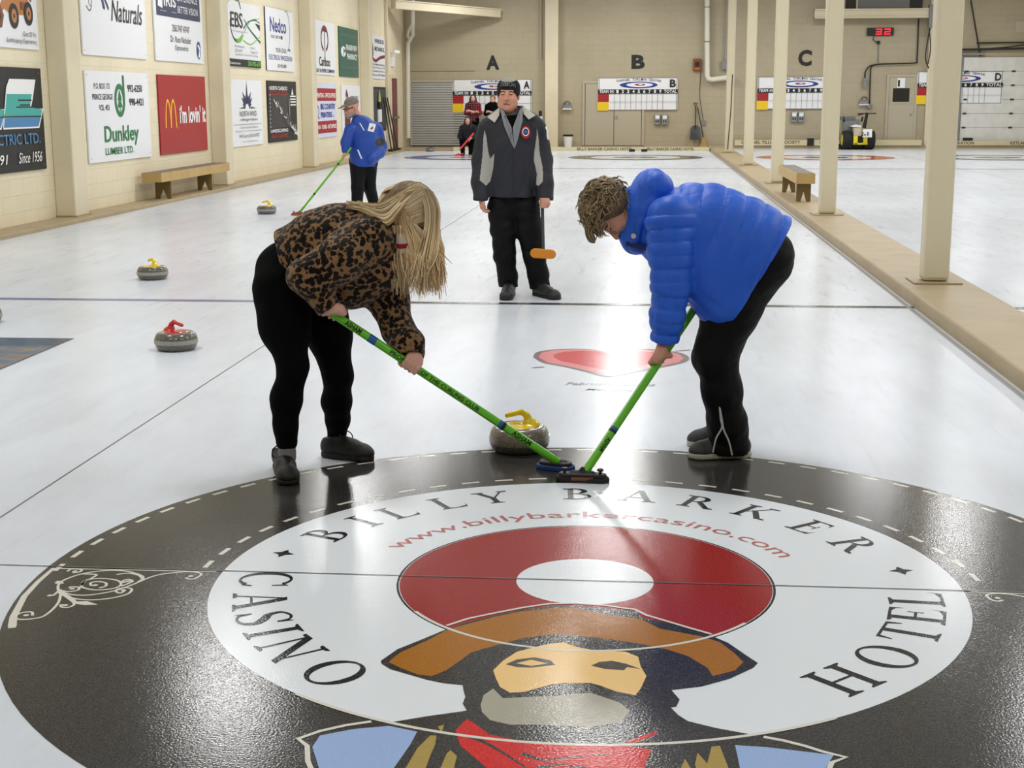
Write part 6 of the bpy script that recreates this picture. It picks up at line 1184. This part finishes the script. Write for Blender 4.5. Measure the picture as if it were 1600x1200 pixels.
mb = MB(); c = N_(580, 199.5, 14.86); f = Flat(mb, c, nrm(V3(.8, .55, -.2)), nrm(V3(.3, 0, 1)), 1e-3, .02); f.rect(-.05, -.05, .045, .06, rf); f.poly([(-.02, -.01), (.01, .03), (.02, 0), (-.01, -.02)], I('red')); f.poly([(-.01, -.025), (.02, -.01), (.0, .0)], I('navy')); mb.build('sleeve_patch').parent = k
S = SDF(kc-.2, kc+.25, .008); S.ell(L4(0, -.012, .055), (.088, .108, .085), R4, .01); S.cut(L4(0, 0, .04), R4@V3(0, 0, -1)); S.cap(L4(0, .09, .052), L4(0, .15, .036), .06, .055, .01, flat=(R4[:, 2], .14)); S.build('peaked_cap', mat('cap grey', (122, 116, 110), .9), k)
mb = MB(); mb.tube([L4(-.075, .02, .008), L4(-.05, .108, .002), L4(0, .118, .002), L4(.05, .108, .002), L4(.075, .02, .008)], .006, K['black'], 6); mb.build('glasses').parent = k
S = SDF(kc-.2, kc+.2, .008); S.cap(L4(-.03, .075, -.085), L4(.03, .075, -.085), .028, .028, .02); S.cap(L4(-.055, .02, -.06), L4(0, .07, -.1), .03, .03, .02); S.cap(L4(.055, .02, -.06), L4(0, .07, -.1), .03, .03, .02); S.build('beard', mat('beard grey', (160, 146, 136), .95, bump=(80, .6)), k)
t = brush(kH, kG+kd*.14, 'green handled brush with a red head dragged by the man in the cap', r=.014, bands=((.28, .31, K['black']), (.85, .88, K['black'])))
c = P(468, 336.5); pad(t, (c[0], c[1], .004), (1, -.05, 0), (0, 0, 1), .235, .085, mat('pad rust', (168, 84, 66), .8), mat('carrier rust', (120, 60, 50), .6))

# ================================================================ THREE PLAYERS AT THE FAR END
def far_person(name, base, hgt, label, top, topmat, skinm=skin2, hair=None, armsx=True, kneel=False, hairc=(40, 26, 24), face=(0, -1, 0), tro=blk):
    x, y = base; s = hgt/1.7; Z = lambda a, b_, c_: V3(x+a*s, y+b_*s, c_*s+(0 if kneel else .055)); c = Z(0, 0, 1.57) if not kneel else Z(0, -.05, 1.02)
    S = SDF((x-.45, y-.65, -.01), (x+.45, y+.5, 1.9), .012); L, R = head(S, c, face, (0, 0, 1), s); off = 0 if not kneel else -.55
    S.cap(c-V3(0, 0, .14*s), c-V3(0, 0, .04*s), .05, .05, .02); S.cap(Z(-.14, 0, 1.38+off), Z(.14, 0, 1.38+off), .05, .05, .03); S.chain([Z(0, 0, 1.36+off), Z(0, 0, .95+off)], [.12, .12], .04, flat=((0, 1, 0), .7))
    if kneel: legs = ([Z(-.1, 0, .40), Z(-.13, -.38, .42), Z(-.12, -.34, .06)], [Z(.1, 0, .40), Z(.12, -.2, .07), Z(.12, .28, .07)])
    else: legs = ([Z(-.09, 0, .9), Z(-.1, -.01, .5), Z(-.11, 0, .05)], [Z(.09, 0, .9), Z(.1, -.01, .5), Z(.11, 0, .05)])
    for q in legs: S.chain(q, [.08, .055, .04], .02)
    if kneel: arms = ([Z(-.19, 0, .82), Z(-.25, -.08, .56), Z(-.17, -.26, .42)], [Z(.19, 0, .82), Z(.24, -.1, .58), Z(.14, -.28, .52)])
    elif armsx: arms = ([Z(-.19, 0, 1.36), Z(-.23, -.05, 1.1), Z(.08, -.17, 1.14)], [Z(.19, 0, 1.36), Z(.23, -.05, 1.1), Z(-.06, -.18, 1.17)])
    else: arms = ([Z(-.19, 0, 1.36), Z(-.23, 0, 1.1), Z(-.2, -.08, .85)], [Z(.19, 0, 1.36), Z(.23, 0, 1.1), Z(.2, -.08, .85)])
    for q in arms:
        S.chain(q, [.045, .036, .027], .02); d_ = nrm(q[2]-q[1]); loose_hand(S, q[2], d_, (0, -.3, -1) if armsx or kneel else (1, 0, 0), (0, -.2, 1) if armsx or kneel else (0, -1, 0), s, .5)
    p = S.build('person', [skinm, lip, eyed, eyeb], pick=face_pick(c, R, s), label=label, cat='person')
    S = SDF((x-.45, y-.65, .3), (x+.45, y+.5, 1.6), .011); S.cap(Z(-.13, 0, 1.36+off), Z(.13, 0, 1.36+off), .08, .08, .04); S.chain([Z(0, 0, 1.34+off), Z(0, 0, .88+off)], [.175, .185], .05, flat=((0, 1, 0), .72))
    for q in arms: S.chain([q[0], q[1], q[1]+(q[2]-q[1])*(.45 if armsx and not kneel else .9)], [.065, .058, .05], .03)
    S.cut(Z(0, 0, (.84 if not kneel else .9)+off), (0, 0, -1)); S.build(top, topmat, p)
    S = SDF((x-.45, y-.7, .02), (x+.45, y+.5, 1.2), .012)
    S.cap(Z(-.06, 0, .92+off*.9), Z(.06, 0, .92+off*.9), .12, .12, .03)
    for q in legs: S.chain(q, [.105, .078, .06], .03)
    S.build('trousers', tro, p)
    if not kneel: [shoe('shoe', q[2]*V3(1, 1, 0)+V3(0, .07, .055), q[2]*V3(1, 1, 0)+V3(0, -.19, .055), p, vox=.012, laces=False) for q in legs]
    else: shoe('shoe', legs[0][2]*V3(1, 1, 0)+V3(0, .07, 0), legs[0][2]*V3(1, 1, 0)+V3(0, -.19, 0), p, vox=.012, laces=False); shoe('shoe', legs[1][2]*V3(1, 1, 0)+V3(0, .1, .03), legs[1][2]*V3(1, 1, 0)+V3(0, -.1, 0), p, vox=.012, laces=False)
    S = SDF(c-.3, c+.26, .011); S.ell(L(0, -.03, .05), (.086, .1, .085), R, .01)
    if hair: S.chain([L(-.08, -.02, .02), L(-.1, .0, -.12), L(-.11, .02, -.24*hair)], [.03, .035, .03], .02); S.chain([L(.08, -.02, .02), L(.1, .0, -.12), L(.11, .02, -.24*hair)], [.03, .035, .03], .02); S.cap(L(0, -.07, .0), L(0, -.09, -.2*hair), .08, .07, .03)
    S.build('hair', mat('hair %d %d' % hairc[:2], hairc, .6), p); return p, arms, Z
def plaid():
    m = bpy.data.materials.new('plaid flannel'); m.use_nodes = True; nt = m.node_tree; b = nt.nodes['Principled BSDF']; g = nt.nodes.new('ShaderNodeNewGeometry'); s = nt.nodes.new('ShaderNodeSeparateXYZ'); nt.links.new(g.outputs['Position'], s.inputs[0]); o = []
    for ax in 'XZ':
        a = nt.nodes.new('ShaderNodeMath'); a.operation = 'PINGPONG'; a.inputs[1].default_value = .035; nt.links.new(s.outputs[ax], a.inputs[0]); c = nt.nodes.new('ShaderNodeMath'); c.operation = 'GREATER_THAN'; c.inputs[1].default_value = .0175; nt.links.new(a.outputs[0], c.inputs[0]); o.append(c)
    a = nt.nodes.new('ShaderNodeMath'); a.operation = 'ADD'; nt.links.new(o[0].outputs[0], a.inputs[0]); nt.links.new(o[1].outputs[0], a.inputs[1]); h = nt.nodes.new('ShaderNodeMath'); h.operation = 'MULTIPLY'; h.inputs[1].default_value = .5; nt.links.new(a.outputs[0], h.inputs[0])
    r = nt.nodes.new('ShaderNodeValToRGB'); r.color_ramp.interpolation = 'CONSTANT'; e = r.color_ramp.elements; e[0].color = lin((22, 18, 26)); e[1].position = .4; e[1].color = lin((84, 26, 38)); q = e.new(.8); q.color = lin((150, 44, 54)); nt.links.new(h.outputs[0], r.inputs[0]); nt.links.new(r.outputs[0], b.inputs['Base Color']); b.inputs['Roughness'].default_value = .9; return m
bx = P(739.5, 200, y=40.6)[0]; far_person('plaid', (bx, 40.6), 1.66, 'far standing person in a red and black plaid shirt with folded arms', 'plaid_shirt', plaid(), hair=.5, hairc=(34, 26, 30))
bx = P(770, 200, y=40.7)[0]; far_person('black', (bx, 40.7), 1.62, 'far standing person in black partly hidden behind the man in the knit cap', 'sweater', blk, armsx=True, hairc=(120, 92, 62))
bx = P(731, 240, y=36.1)[0]; p_, arms_, Z_ = far_person('kneel', (bx, 36.2), 1.62, 'far kneeling woman with long dark hair and a red brush', 'sweater', mat('dark navy knit', (20, 20, 30), .9), hair=1.0, kneel=True, hairc=(44, 20, 20), face=(-.1, -1, .12))
rs = mat('shaft red', (232, 70, 66), .35); h1, h2 = P(718, 234, y=35.75), P(740, 208, y=35.75); t = brush(h1, h2, 'red brush held low by the far kneeling woman', sh=rs, r=.024); pad(t, (h1[0]-.03, h1[1], .02), (1, -.2, .1), (-.2, 0, 1), .30, .12, mat('pad red', (200, 44, 50), .7), rs, knobs=False)
sc = bpy.context.scene
sc.view_settings.view_transform = 'Standard'; sc.view_settings.look = 'None'; sc.view_settings.gamma = 1; sc.view_settings.exposure = 0.0; sc.view_settings.use_curve_mapping = False
sc.cycles.max_bounces = 6; sc.cycles.diffuse_bounces = 4; sc.cycles.glossy_bounces = 3; sc.cycles.sample_clamp_indirect = 4; sc.cycles.caustics_reflective = False; sc.cycles.caustics_refractive = False
